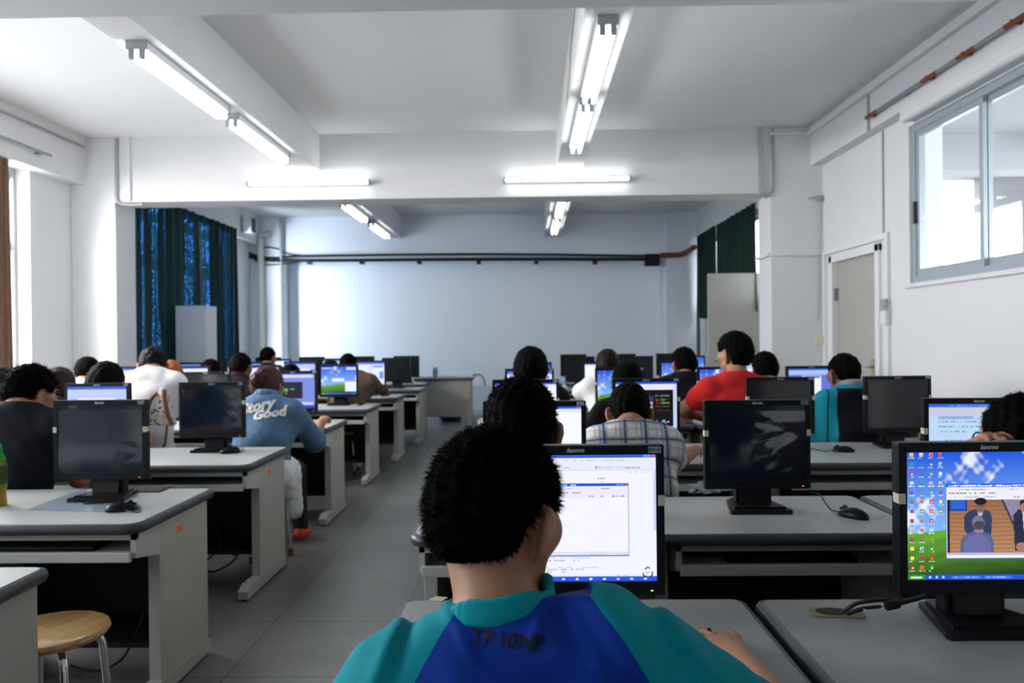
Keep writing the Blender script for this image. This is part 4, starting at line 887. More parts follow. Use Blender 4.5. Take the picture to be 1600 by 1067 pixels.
def hand(sdf, wrist, fd, up, side, curl=.5, r_=.0088, k=.008, spread=1.0):
    """palm, four fingers and a thumb. fd = where the fingers point, up = back of the hand, side = +1 right hand"""
    w, fd, up = Vector(wrist), Vector(fd).normalized(), Vector(up); up = (up - fd * up.dot(fd)).normalized(); out = fd.cross(up) * side   # towards the little finger
    out = fd.cross(up) * side
    for t in (-.024, -.008, .008, .024): sdf.cone(w + fd * .004 + out * t * .55, w + fd * .078 + out * t * spread - fd * abs(t - -.008) * .25, .0135, .0115, .014)
    sdf.ell(w + fd * .035, (.03, .03, .016) if abs(up.z) > .7 else (.024, .024, .024), .015)
    for i, (t, L) in enumerate(((-.027, .068), (-.009, .076), (.009, .070), (.026, .055))):
        a = w + fd * (.078 - abs(t + .009) * .3) + out * t * spread; c1 = .10 + curl * .45; c2 = c1 + curl * 1.1; c3 = c2 + curl * .8
        d = lambda q: (fd * math.cos(q) - up * math.sin(q) + out * t * 2.2 * spread).normalized()
        b_ = a + d(c1) * L * .46; c_ = b_ + d(c2) * L * .32; e_ = c_ + d(c3) * L * .24
        sdf.cone(a + up * .004, b_ + up * .004, r_ * 1.06, r_ * .98, k).cone(b_ + up * .004, c_, r_ * .98, r_ * .88, k * .6).cone(c_, e_, r_ * .88, r_ * .78, k * .6)
    a = w + fd * .022 - out * .026 - up * .006; b_ = a + (fd * .75 - out * .55 - up * .25).normalized() * .036; c_ = b_ + (fd * .95 - out * .15 - up * .3).normalized() * .030
    sdf.cone(a, b_, .0135, .0105, .012).cone(b_, c_, .0105, .0085, .006)
def head_shapes(sdf, c, M, sc=1.0, ears=True):
    """skull, jaw, nose, brow, lips, ears; M turns head axes (x right, y forward, z up) into the room"""
    T = lambda x, y, z: np.array(c + M @ Vector((x * sc, y * sc, z * sc)))
    e = M.to_quaternion().to_euler() if hasattr(M, 'to_quaternion') else None
    sdf.ell(T(0, -.012, .025), np.array((.075, .094, .088)) * sc, .02, e).ell(T(0, .022, -.035), np.array((.062, .066, .080)) * sc, .03, e)
    sdf.cone(T(0, .055, -.095), T(0, .066, -.088), .020 * sc, .016 * sc, .03).cone(T(-.048, .016, -.072), T(0, .054, -.098), .020 * sc, .020 * sc, .03).cone(T(.048, .016, -.072), T(0, .054, -.098), .020 * sc, .020 * sc, .03)
    sdf.cone(T(0, .088, .012), T(0, .106, -.028), .008 * sc, .013 * sc, .012).cone(T(-.014, .094, -.032), T(.014, .094, -.032), .009 * sc, .009 * sc, .008)
    sdf.cone(T(-.035, .078, .028), T(.035, .078, .028), .012 * sc, .012 * sc, .02).cone(T(-.018, .085, -.060), T(.018, .085, -.060), .009 * sc, .009 * sc, .010)
    for s_ in (-1, 1):
        sdf.ell(T(s_ * .047, .056, -.022), np.array((.024, .026, .026)) * sc, .03, e)
        if ears:
            ep = [(.074, .010, .008), (.086, .000, .013), (.098, -.013, .006), (.100, -.019, -.012), (.094, -.017, -.034), (.080, -.004, -.058)]
            for q in range(5): sdf.cone(T(s_ * ep[q][0], *ep[q][1:]), T(s_ * ep[q + 1][0], *ep[q + 1][1:]), .0078 * sc, .0074 * sc, .005)
            sdf.cone(T(s_ * .076, .004, .0), T(s_ * .076, .004, -.045), .0095 * sc, .008 * sc, .008).cone(T(s_ * .086, -.008, -.006), T(s_ * .084, -.008, -.034), .006 * sc, .005 * sc, .005)
    return T
def seat_depth(y): return y
EARS = {}
def person(label, hp, hy=0.0, pitch_=0.0, lean=.16, hair=HAIR, style='short', shirt=None, sleeve='short', legs=None, hands=None, h=.010, group=None, hs=1.0, wide=.165, elbows=None, collar=None, stool_=None, fingers=True, shoes=None, glasses=False, by=0.0, bulk=1.0, hipdx=0.0, seat=.43, skirt=None, nbo=(0, -.03, .08), sroll=0.0, folds=None, clasp=.55, sleeve_r=1.0, shz=0.0, shx=0.0, hk=.008, hspread=1.0, hr_=None, slen=.62):
    """a seated figure. hp = top of the head in the room, hy = turn of the head (to its left), hands = where the two wrists are"""
    hp = Vector(hp); hc = hp - Vector((0, 0, .128 * hs)); base = Vector((hc.x + hipdx, hc.y - lean - .02, 0)); root = empty('person', base, 0, label, 'person', group)
    L = lambda v: Vector(v) - base                                  # into the figure's own space
    hcl = L(hc); M = (Matrix.Rotation(hy, 3, 'Z') @ Matrix.Rotation(pitch_, 3, 'X'))
    b = SDF(); T = head_shapes(b, hcl, M, hs)
    nb = hcl + Vector((0, -.055, -.175)) + Vector(nbo); B = Matrix.Rotation(by, 3, 'Z')
    b.cone(np.array(hcl + M @ Vector((0, -.028, -.055))), np.array(nb), .052 * hs, .058, .03)
    sh = nb + Vector((shx, -.005, -.055 + shz)); hip = Vector((0, -.02, seat + .09)); mid = (sh * .45 + hip * .55) + Vector((0, -.035, 0))
    b.cone(sh + B @ Vector((-wide * .45, .02, -.10)), sh + B @ Vector((wide * .45, .02, -.10)), .105 * bulk, .105 * bulk, .06).cone(sh + Vector((0, .01, -.12)), mid, .11 * bulk, .105 * bulk, .07, (1.25, 1, 1)).cone(mid, hip, .105 * bulk, .115 * bulk, .07, (1.25, 1, 1)).cone(hip + Vector((-.075, 0, 0)), hip + Vector((.075, 0, 0)), .105 * bulk, .105 * bulk, .05)
    for s_ in (-1, 1): b.cone(nb + Vector((s_ * .022, -.010, -.004)), sh + B @ Vector((s_ * wide * .85, 0, -.012 + s_ * sroll)), .040, .05, .04)
    if len(b.p) < 6: raise ValueError
    b.cone(nb + Vector((-.05, -.012, -.045)), nb + Vector((.05, -.012, -.045)), .050, .050, .04); torso = SDF(); torso.p = list(b.p[-7:]); nb_head = len(b.p)
    sl = SDF(); sl.p = list(torso.p); hnd = []
    W_ = hands or ((None), (None))
    for i, s_ in enumerate((-1, 1)):
        S0 = sh + B @ Vector((s_ * wide, 0, -.025 + s_ * sroll)); wr = W_[i]
        wr = L(wr) if wr is not None else Vector((s_ * .13, max(.30, lean + .28), .735))
        el = L(elbows[i]) if elbows and elbows[i] is not None else None
        if el is None:
            d = wr - S0; mid_ = (S0 + wr) / 2; Lt = max(d.length, .05); off = math.sqrt(max(.0009, .27 ** 2 - (min(Lt, .52) / 2) ** 2)); dn = Vector((s_ * .28, -.1, -1)); dn = (dn - d.normalized() * dn.dot(d.normalized())).normalized(); el = mid_ + dn * off
        b.chain([S0, el, wr], [.056 * bulk, .043, .029], .02); b.cone(el, el + (wr - el) * .35, .043, .042, .02)
        fd = (wr - el).normalized(); fd = Vector((fd.x, fd.y, fd.z * .35)).normalized()
        if fingers: hand(b, wr, fd, (0, 0, 1), s_, clasp, hr_ or max(.0088, h * .95), hk, hspread)
        else: b.cone(wr, wr + fd * .07, .026, .03, .02)
        S1 = S0 + (el - S0) * (slen if sleeve == 'short' else 1.0)
        sl.cone(S0, S1, .060 * bulk * sleeve_r, .054 * sleeve_r, .04)
        if sleeve == 'elbow': sl.cone(S1, S1 + (wr - el) * .12, .052, .052, .03)
        elif sleeve != 'short': sl.cone(el, el + (wr - el) * (.92 if sleeve == 'long' else .55), .050, .040, .03)
    # legs
    lg = SDF(); lg.cone(hip + Vector((-.075, 0, -.01)), hip + Vector((.075, 0, -.01)), .108 * bulk, .108 * bulk, .05); feet = []
    for i, s_ in enumerate((-1, 1)):
        H0 = hip + Vector((s_ * .085, .02, -.015)); K = Vector((s_ * .11, .43, seat + .055)); A = Vector((s_ * .11, .40, .10))
        if legs and legs[i]: K, A = L(legs[i][0]), L(legs[i][1])
        lg.chain([H0, K], [.082, .060], .03).chain([K, A], [.058, .040], .03); b.chain([H0, K], [.075, .052], .03).chain([K, A], [.048, .034], .02)
        feet.append(A)
    skinned('body', b, h, SKIN, root)
    sm, tm = (shirt or MATS['dark_shirt']), (MATS['dark_trousers'])
    nk = np.array(nb + Vector((0, .0, .032 + sroll * .6)))
    ax_ = np.array(Vector((sroll * -3, .22, 1)).normalized())
    def cut_neck(P):
        d = P - nk; t = d @ ax_; rr_ = np.linalg.norm(d - t[..., None] * ax_, axis=-1); return np.where(rr_ < .115, t, np.minimum(t, .115 - rr_))
    sh_o = skinned('shirt', sl, h * 1.15, sm, root, .015, cut_neck, folds or (zlib.crc32(label.encode()) % 999, 22, .0016))
    if collar is not None:
        c_ = SDF(); ring = [np.array(nb + Vector((.066 * math.cos(a), .022 + .07 * math.sin(a), .022 + .02 * math.sin(a + math.pi)))) for a in np.linspace(0, 2 * math.pi, 15)]
        for p_, q_ in zip(ring[:-1], ring[1:]): c_.cone(p_, q_, .013, .013, .01).cone(p_ + np.array((0, 0, .016)), q_ + np.array((0, 0, .016)), .010, .010, .01)
        skinned('collar', c_, h, collar, root)
    skinned('trousers', lg, h * 1.4, tm if legs is None or len(legs) < 3 else legs[2], root, .008)
    if skirt is not None:
        k_ = SDF(); k_.cone(hip + Vector((-.09, -.03, -.02)), hip + Vector((.09, -.03, -.02)), .12, .12, .05).cone(hip + Vector((.15, .03, .0)), hip + Vector((.17, .06, -.25)), .07, .055, .05).cone(hip + Vector((-.15, .03, .0)), hip + Vector((-.16, .04, -.22)), .07, .055, .05)
        skinned('tunic', k_, h * 1.2, skirt, root, .008, None, (5, 30, .004))
    for A in feet:
        s2 = SDF(); s2.cone(A + Vector((0, -.02, -.045)), A + Vector((0, .13, -.062)), .040, .034, .03, (1, 1, .9)).cone(A + Vector((0, -.005, -.03)), A, .042, .040, .03)
        skinned('shoe', s2, h * 1.4, shoes or MATS['dark_shoes'], root)
    # hair
    hr = SDF(); e = M.to_quaternion().to_euler(); sc = hs
    tk = {'short': .012, 'shaggy': .026, 'bowl': .022, 'bun': .016, 'long': .018, 'cap': .012}[style]
    kk = .5 if style == 'short' else 1
    hr.ell(T(0, -.012, .027), np.array((.075 + tk, .094 + tk, .088 + tk * 1.1)) * sc, .02, e).ell(T(0, -.03, -.01), np.array((.070 + tk * kk - .006 * (kk < 1), .072 + tk * kk, .080 + tk * .5)) * sc, .03, e)
    nape = {'short': -.058, 'shaggy': -.105, 'bowl': -.080, 'bun': -.085, 'long': -.20, 'cap': -.07}[style]
    if style == 'bun': hr.ell(T(.0, -.125, .045), np.array((.038, .03, .04)) * sc, .02, e).cone(T(-.06, -.05, .0), T(-.062, -.03, -.06), .022 * sc, .012 * sc, .02)
    if style == 'long': hr.cone(T(0, -.075, -.02), T(0, -.085, -.19), .075 * sc, .065 * sc, .05, (1.15, .75, 1)).cone(T(-.06, -.02, 0), T(-.062, -.02, -.17), .035, .03, .03).cone(T(.06, -.02, 0), T(.062, -.02, -.17), .035, .03, .03)
    if style == 'shaggy':
        r_ = random.Random(zlib.crc32(label.encode()) % 99)
        for q in range(26):
            a, el_ = r_.uniform(0, 6.28), r_.uniform(-.5, 1.4); v = Vector((.075 * math.cos(a) * math.cos(el_), .094 * math.sin(a) * math.cos(el_), .088 * math.sin(el_)))
            hr.cone(T(v.x, v.y - .012, v.z + .02), T(v.x * 1.32, v.y * 1.25 - .012, v.z * 1.15 + .01 - .02 * (el_ < .6)), .026, .009, .012)
    Mi = np.array(M.transposed()); hcv = np.array(hcl)
    def cut_face(P):
        q = (P - hcv) @ Mi.T / sc; x_, y_, z_ = q[..., 0], q[..., 1], q[..., 2]
        line = np.where(y_ < -.02, nape + np.clip((y_ + .10) / .08, 0, 1) * (-.018 - nape if style in ('short', 'cap') else (.35 * (-.03 - nape))), np.where(y_ < .035, -.018 if style in ('short', 'cap') else -.035, -.018 + (y_ - .035) * 1.4)); 
        earhole = .054 - np.sqrt((y_ - .010) ** 2 + ((z_ + .038) * .8) ** 2) if style in ('short', 'cap', 'bowl') else -1 + 0 * y_
        return np.maximum((line - z_) * .8, np.where(np.abs(x_) > .05, earhole, -1)) * sc
    skinned('hair', hr, h * .8, hair, root, 0, cut_face, lambda P: wob(P, 3, 60, .0022) + wob(P, 8, 150, .0012))
    EARS[root.name] = [tuple(T(s_ * .08, -.002, -.032)) for s_ in (-1, 1)]
    if glasses:
        gl_ = G()
        for s_ in (-1, 1):
            cpt = Vector(T(s_ * .034, .098, .002)); ring = [cpt + M @ Vector((.026 * math.cos(a), 0, .018 * math.sin(a))) for a in np.linspace(0, 6.2832, 17)]; gl_.tube(ring, .0022, 6, False)
            gl_.tube([Vector(T(s_ * .060, .096, .008)), Vector(T(s_ * .082, .06, .010)), Vector(T(s_ * .083, -.005, .012))], .0022, 6)
        gl_.tube([Vector(T(-.009, .104, .005)), Vector(T(.009, .104, .005))], .002, 6); gl_.build('eyeglasses', PLA, root, True)
    if stool_:
        c_ = copy_tree(ST1); c_.location = (base.x, base.y - .02, 0); c_['label'] = stool_; c_.rotation_euler = (0, 0, random.uniform(0, 1.5))
    return root
# ------------------------------------------------------------------ the people
cloth = lambda name, c, r_=.85, n=.05: mat(name, c, r_, noise=n, nscale=30, bump=.15, bscale=250, spec=.2)
cloth('dark_shirt', (.008, .008, .010)); cloth('dark_trousers', (.010, .011, .014)); mat('dark_shoes', (.012, .012, .012), .5)
PURPLE = cloth('purple_cotton', (.10, .05, .22)); WHITEC = cloth('white_cotton', (.78, .79, .80)); RED = cloth('red_cotton', (.56, .020, .022)); BROWN = cloth('brown_cotton', (.105, .075, .05))
NAVY = cloth('dark_navy_cotton', (.004, .005, .009)); CHAR = cloth('charcoal_cotton', (.009, .0085, .010)); MAROON = cloth('dark_red_cotton', (.05, .008, .02)); GREYC = cloth('grey_knit', (.30, .31, .33)); PALE = cloth('pale_grey_cotton', (.45, .52, .56)); SHOEW = mat('white_canvas', (.7, .68, .66), .7); SHOER = mat('red_canvas', (.62, .05, .03), .6)
DENIM = mat('blue_denim', (.10, .19, .31), .85, noise=.35, nscale=40, bump=.3, bscale=300, spec=.15)
# plaid: white cotton with navy, sky and tan bands
PLAID, nt, b = node_mat('plaid_cotton'); tc = nt.nodes.new('ShaderNodeTexCoord'); sp = nt.nodes.new('ShaderNodeSeparateXYZ'); nt.links.new(tc.outputs['Object'], sp.inputs[0])
def band(coord, period, off, width):
    t = nmath(nt, 'ABSOLUTE', nmath(nt, 'SUBTRACT', nmath(nt, 'FRACT', nmath(nt, 'ADD', nmath(nt, 'DIVIDE', coord, period), off)), .5)); return nmath(nt, 'LESS_THAN', t, width)
zc_ = nmath(nt, 'ADD', sp.outputs['Z'], nmath(nt, 'MULTIPLY', sp.outputs['Y'], .45)); xx_ = sp.outputs['X']
col_ = (.74, .73, .70)
for co, per, off, wd, cc, am in ((xx_, .085, .0, .17, (.33, .42, .50), .8), (zc_, .085, .1, .17, (.33, .42, .50), .8), (xx_, .085, .0, .06, (.02, .03, .08), .85), (zc_, .085, .1, .05, (.02, .03, .08), .85), (xx_, .085, .45, .025, (.45, .33, .22), .7), (zc_, .085, .55, .025, (.45, .33, .22), .7), (xx_, .085, .22, .03, (.10, .15, .30), .8)):
    col_ = nmix(nt, nmath(nt, 'MULTIPLY', band(co, per, off, wd), am), col_, cc)
nt.links.new(col_, b.inputs['Base Color']); b.inputs['Roughness'].default_value = .85
# raglan shirt: turquoise sleeves and shoulders, blue back panel; tracksuit top: turquoise sleeves, black back
def two_tone(name, blue, side, x0, w0, zt, slope, curve, stripe=None):
    M, nt, b = node_mat(name); tc = nt.nodes.new('ShaderNodeTexCoord'); sp = nt.nodes.new('ShaderNodeSeparateXYZ'); nt.links.new(tc.outputs['Object'], sp.inputs[0])
    dz = nmath(nt, 'MAXIMUM', nmath(nt, 'SUBTRACT', zt, sp.outputs['Z']), 0.0)
    half = nmath(nt, 'ADD', nmath(nt, 'MULTIPLY', dz, slope), nmath(nt, 'ADD', nmath(nt, 'MULTIPLY', nmath(nt, 'POWER', dz, .5), curve), w0))
    ax_ = nmath(nt, 'ABSOLUTE', nmath(nt, 'SUBTRACT', sp.outputs['X'], x0)); d_ = nmath(nt, 'SUBTRACT', half, ax_)
    fac = nmath(nt, 'GREATER_THAN', d_, 0.0); fac = nmath(nt, 'MULTIPLY', fac, nmath(nt, 'LESS_THAN', sp.outputs['Z'], zt + .03))
    n = nt.nodes.new('ShaderNodeTexNoise'); n.inputs['Scale'].default_value = 400; nt.links.new(tc.outputs['Object'], n.inputs['Vector'])
    c_ = nmix(nt, fac, side, blue)
    if stripe: c_ = nmix(nt, nmath(nt, 'LESS_THAN', nmath(nt, 'ABSOLUTE', nmath(nt, 'ADD', d_, .05)), .004), c_, stripe)
    mm = nt.nodes.new('ShaderNodeMix'); mm.data_type = 'RGBA'; mm.blend_type = 'MULTIPLY'; mm.inputs[0].default_value = .35; nt.links.new(c_, mm.inputs[6]); nt.links.new(n.outputs['Color'], mm.inputs[7]); nt.links.new(mm.outputs[2], b.inputs['Base Color'])
    b.inputs['Roughness'].default_value = .85; b.inputs['Specular IOR Level'].default_value = .2; return M
RAGLAN = two_tone('blue_and_turquoise_jersey', (.004, .045, .36), (.0, .29, .36), .045, .020, 1.02, .02, .355)
TRACK = two_tone('turquoise_and_black_jersey', (.005, .006, .009), (.012, .33, .43), .06, .150, .975, .04, .05, (.01, .02, .03))
def head(px, py, y): p = wp(px, py, y); return (p.x, p.y, p.z - .013)
HD = .0075
FARP = 'students at the far desks'
def spikes(root, n, length, rad, seed):
    """short hairs standing on the hair of a head, in the same mesh"""
    ho = [c for c in root.children if c.name.startswith('hair')][0]; me = ho.data; nv = len(me.polygons); r_ = np.random.default_rng(seed)
    P = np.empty(nv * 3); me.polygons.foreach_get('center', P); P = P.reshape(-1, 3); N = np.empty(nv * 3); me.polygons.foreach_get('normal', N); N = N.reshape(-1, 3)
    zc = P[:, 2]; ok = np.where(zc > zc.min() + .006)[0]; E = EARS[root.name]; ok = ok[np.min([np.linalg.norm(P[ok] - np.array(e_), axis=1) for e_ in E], axis=0) > .043]; i = r_.choice(ok, n); p = P[i] + r_.normal(size=(n, 3)) * .0016; d = N[i] * 1.0 + np.array((0, -.10, -.30)) + r_.normal(size=(n, 3)) * .16; d /= np.linalg.norm(d, axis=1)[:, None]
    ll = length * r_.uniform(.5, 1.15, n); a = np.cross(d, r_.normal(size=(n, 3))); a /= np.linalg.norm(a, axis=1)[:, None]; b_ = np.cross(d, a); s = p - d * .002
    V = np.concatenate([s + a * rad, s - a * rad * .5 + b_ * rad * .86, s - a * rad * .5 - b_ * rad * .86, p + d * ll[:, None]]); k = np.arange(n)
    Fq = np.concatenate([np.stack([k, k + n, k + 3 * n], 1), np.stack([k + n, k + 2 * n, k + 3 * n], 1), np.stack([k + 2 * n, k, k + 3 * n], 1)])
    bm = bmesh.new(); bm.from_mesh(me); tmp = bpy.data.meshes.new('t'); tmp.from_pydata(V.tolist(), [], Fq.tolist()); bm.from_mesh(tmp); bm.to_mesh(me); bm.free(); bpy.data.meshes.remove(tmp)
    me.polygons.foreach_set('use_smooth', [True] * len(me.polygons))
def lay_on(me, o_target, M, off, material, name, parent, axis=(0, .91, -.41)):
    """lay flat lettering on cloth: M takes the lettering into the figure's space in front of the cloth, rays carry it onto the surface"""
    bm = bmesh.new(); bm.from_mesh(me); bmesh.ops.triangulate(bm, faces=bm.faces[:]); bmesh.ops.subdivide_edges(bm, edges=[e for e in bm.edges if e.calc_length() > .006], cuts=2); t = BVHTree.FromPolygons([v.co for v in o_target.data.vertices], [p.vertices[:] for p in o_target.data.polygons])
    for v in bm.verts:
        q = M @ v.co; h_ = t.ray_cast(q, Vector(axis)); h_ = h_ if h_[0] else t.find_nearest(q); v.co = h_[0] + h_[1] * off
    m2 = bpy.data.meshes.new(name); bm.to_mesh(m2); bm.free(); return link(name, m2, material, parent)
kid = lambda r_, n: [c for c in r_.children if c.name.split('.')[0] == n][0]

# the boy in front
CREASES = []
for (xa, ya, xb, yb, hh_, ww_) in ((868, 915, 838, 985, .0055, .011), (850, 960, 905, 1012, -.004, .010), (895, 938, 1000, 985, .004, .012), (700, 968, 735, 1015, .003, .010), (880, 1015, 965, 1040, .0045, .013), (640, 965, 622, 1045, -.003, .010), (606, 1002, 585, 1055, .004, .012), (660, 955, 690, 975, .003, .009),
                               (1000, 955, 1045, 1050, -.004, .012), (1065, 990, 1115, 1060, .004, .012), (1030, 985, 1078, 1062, -.004, .010), (760, 1020, 850, 1060, -.003, .016), (720, 1050, 800, 1075, .003, .012), (930, 1000, 985, 1065, -.003, .012)):
    pa, pb = wp(xa, ya, .93), wp(xb, yb, .93); CREASES.append((pa.x, pa.z, pb.x, pb.z, hh_ * 1.9, ww_ * .85))
def creased(P):
    d = wob(P, 21, 18, .0016) + wob(P, 5, 40, .0007); x, z = P[..., 0] + CB.x, P[..., 2]
    for xa, za, xb, zb, hh_, ww_ in CREASES:
        L2 = (xb - xa) ** 2 + (zb - za) ** 2; t = np.clip(((x - xa) * (xb - xa) + (z - za) * (zb - za)) / L2, -.15, 1.15); q = ((x - xa - t * (xb - xa)) ** 2 + (z - za - t * (zb - za)) ** 2) / ww_ ** 2; d = d - hh_ * np.exp(-q) * (1 - .5 * np.abs(t - .5))
    return d
CB = Vector(head(776, 653, 1.085))
wr = Vector((.376, 1.400, .737))
BOY = person('boy in blue and turquoise raglan shirt seen from behind in the foreground', head(776, 653, 1.085), R(-34), R(-6), hs=.97, lean=.20, shirt=RAGLAN, sleeve='short', hands=((-.16, 1.36, .745), (wr.x, wr.y, wr.z)), elbows=((-.27, 1.02, .73), (.43, 1.10, .69)), h=.0046, nbo=(.012, -.03, .037), shz=.033, shx=.002, sroll=.026, wide=.142, hk=.004, hspread=1.32, folds=creased, hr_=.0082, stool_='pine stool under the boy in blue and turquoise', sleeve_r=1.02, clasp=.15)
spikes(BOY, 14000, .011, .0007, 4)
b0 = Vector(BOY.location); sho = kid(BOY, 'shirt')
# ribbed collar standing off the neck, higher on his right
ring = []; hcB = Vector(head(776, 653, 1.085)) - Vector((0, 0, .128 * .97)); nbB = hcB + Vector((.012, -.085, -.138)) - b0
for a in np.linspace(0, 2 * math.pi, 41):
    x, y = math.cos(a), math.sin(a); ring.append(nbB + Vector((-.012 + .071 * x, .022 + .076 * y, (.022 + .020 * x - .012 * y) - .010 * (y < 0) * math.cos(2 * a + .6) + .003 * math.sin(5 * a))))
c_ = SDF()
for p_, q_ in zip(ring[:-1], ring[1:]):
    up_ = Vector((0, .004, .020)); c_.cone(p_, q_, .0065, .0065, .006).cone(p_ + up_ * .5, q_ + up_ * .5, .0058, .0058, .006).cone(p_ + up_, q_ + up_, .0050, .0050, .006)
skinned('collar', c_, .0034, cloth('turquoise_rib', (.0, .27, .32)), BOY, 0, None, lambda P: .0006 * np.sin(P[..., 2] * 900))
ink = mat('black_marker_ink', (.002, .003, .012), .7)
me = text_mesh('TP.10NP', .040, shear=.05, bold=.0007)
lay_on(me, sho, Matrix.Translation(nbB + Vector((.004, -.40, .004 + .165))) @ Matrix.Rotation(R(6), 4, 'Y') @ Matrix.Rotation(R(90), 4, 'X') @ Matrix.Diagonal((.62, .72, 1, 1)), .0015, ink, 'shirt_lettering', sho)
p = onz(1090, 996); mouse((wr.x - .012, wr.y + .115, .70), R(6), 'black mouse under the right hand of the boy in blue', [(wr.x - .03, wr.y + .17, .71), (.26, 1.53, .703), (.20, 1.62, .703), (.15, 1.75, .703)])

# right of the aisle
q = person('dark-haired student directly behind the first monitor, between the boy and the white screen', head(813, 581, 2.12), R(0), 0, .10, hs=1.10, shirt=NAVY, h=HD, wide=.15, hands=((-.05, 2.52, .745), (.12, 2.55, .745)), elbows=((-.13, 2.28, .74), (.17, 2.28, .74)), stool_='pine stool of the dark-haired student before the boy\'s monitor'); spikes(q, 5000, .011, .0011, 2)
PL = person('student in a white and navy plaid shirt, leaning on the desk', head(982, 592, 3.36), R(3), 0, .14, shirt=PLAID, sleeve='short', hands=(wp(930, 700, 3.7), wp(1086, 704, 3.84)), elbows=(wp(925, 715, 3.35), wp(1052, 722, 3.56)), h=HD, stool_='pine stool of the plaid shirt student', wide=.145, nbo=(-.01, -.07, .12), sleeve_r=1.1)
q = person('student with shaggy black hair near the aisle on the right', head(829, 541, 4.85), R(0), 0, .12, style='shaggy', hs=1.05, shirt=NAVY, sleeve='long', h=.010)
person('dark-haired student in black leaning low beyond the plaid shirt student', head(980, 565, 5.0), R(0), R(-10), .25, style='shaggy', shirt=CHAR, sleeve='long', h=.011, hands=(wp(935, 655, 5.35), None), elbows=(wp(928, 662, 5.0), None))
RS = person('student in a red T-shirt with head turned left', head(1146, 516, 4.85), R(38), 0, .10, style='bowl', hs=1.02, shirt=RED, sleeve='short', hands=(wp(1098, 652, 5.05), (1.36, 5.25, .75)), elbows=(wp(1068, 640, 4.9), None), h=HD, wide=.18, nbo=(.0, -.02, .03), slen=.46, stool_='pine stool of the red shirt student')
TJ = person('student in a turquoise and black sports jacket with grey collar', head(1317, 548, 4.78), R(16), 0, .10, shirt=TRACK, sleeve='long', hands=(wp(1262, 684, 4.95), None), elbows=(wp(1290, 690, 4.65), None), h=HD, collar=GREYC, wide=.165, stool_='pine stool of the turquoise jacket student', nbo=(.02, -.02, .08))
GL = person('student with glasses resting chin on hand at the right edge', head(1594, 608, 2.16), R(30), R(-4), .12, hs=1.0, shirt=CHAR, hands=(wp(1524, 700, 2.22), None), elbows=(wp(1470, 830, 2.38), None), h=HD, glasses=True, style='short', clasp=.9, stool_='pine stool of the student with glasses at the right edge'); spikes(GL, 3000, .010, .0010, 3)
person('brown-haired student in white, one row before the two dark far monitors', head(949, 544, 6.4), 0, 0, .14, hair=HAIRDB, style='bowl', shirt=WHITEC, sleeve='long', hands=(wp(912, 618, 6.75), None), elbows=(wp(908, 612, 6.4), None), h=.012)
person('dark-haired student in black in front of the blue sky monitor, left of the red shirt', head(1067, 541, 6.35), R(22), 0, .12, style='bowl', shirt=NAVY, sleeve='long', h=.012)
person('student with bowl-cut hair and pale collar right of the red shirt', head(1194, 548, 6.3), R(5), 0, .14, style='bowl', shirt=PALE, h=.012, hs=1.05)
# left of the aisle
q = person('student in black shirt and glasses at the left, behind the filmed monitor', head(50, 568, 3.52), R(-32), R(-6), .10, style='bowl', hs=.98, shirt=NAVY, h=HD, glasses=True, wide=.18, nbo=(0, -.04, .11), stool_='pine stool of the black shirt student behind the filmed monitor'); spikes(q, 2500, .018, .0012, 6)
person('long-haired student in a purple top at the left edge', head(3, 570, 4.60), R(0), 0, .12, style='long', hair=HAIRDB, shirt=PURPLE, h=.011, wide=.15)
person('student with dark brown hair between the black shirt and the lilac monitor', head(93, 572, 5.15), R(0), 0, .05, wide=.13, style='bowl', hair=HAIRDB, shirt=CHAR, h=.011)
person('student with short black hair before the bright left column', head(138, 554, 6.45), R(-15), 0, .12, style='short', hair=HAIR, shirt=WHITEC, h=.012)
person('student with a dark bob above the lilac monitor on the left', head(168, 562, 4.76), R(0), 0, .08, style='long', shirt=CHAR, h=.011, hs=1.05)
WS = person('student with short black hair in a white shirt before the grey cabinet', head(240, 538, 5.22), R(14), 0, .05, shirt=WHITEC, hair=mat('faded_black_hair', (.004, .004, .006), .6, spec=.1, bump=.2, bscale=140), h=HD, wide=.165, nbo=(.03, -.03, .13))
person('student with orange-brown hair in front of the grey cabinet', head(268, 561, 6.55), R(0), 0, .12, hair=HAIRO, style='long', shirt=CHAR, h=.012)
person('small dark head in front of the far half of the left green curtain', head(330, 560, 7.85), R(0), 0, .12, style='bowl', shirt=CHAR, h=.013)
person('student in black jacket with dark red collar, left of the denim jacket woman', head(376, 548, 6.4), R(-5), 0, .12, style='short', shirt=CHAR, sleeve='long', collar=MAROON, h=.011)
DW = person('woman in a blue denim jacket with white script across the back', head(419, 569, 4.86), R(-18), R(-3), .10, hair=HAIRB, style='bun', shirt=DENIM, sleeve='elbow', hands=((-1.72, 5.5, .74), wp(502, 660, 5.26)), elbows=(None, wp(492, 690, 5.14)), h=HD, wide=.165, collar=DENIM, skirt=WHITEC, legs=((wp(420, 720, 5.2), wp(420, 800, 5.1)), (wp(462, 735, 5.22), wp(470, 822, 5.06))), shoes=SHOER, stool_='pine stool of the woman in the denim jacket', nbo=(.02, -.04, .10), clasp=1.0)
person('head of black hair before the pale far left pipes', head(419, 540, 9.15), R(-15), 0, .12, shirt=CHAR, h=.013)
person('dark head just above the purple screen of the denim woman', head(455, 568, 7.9), R(0), R(-12), .16, style='bowl', shirt=CHAR, h=.013)
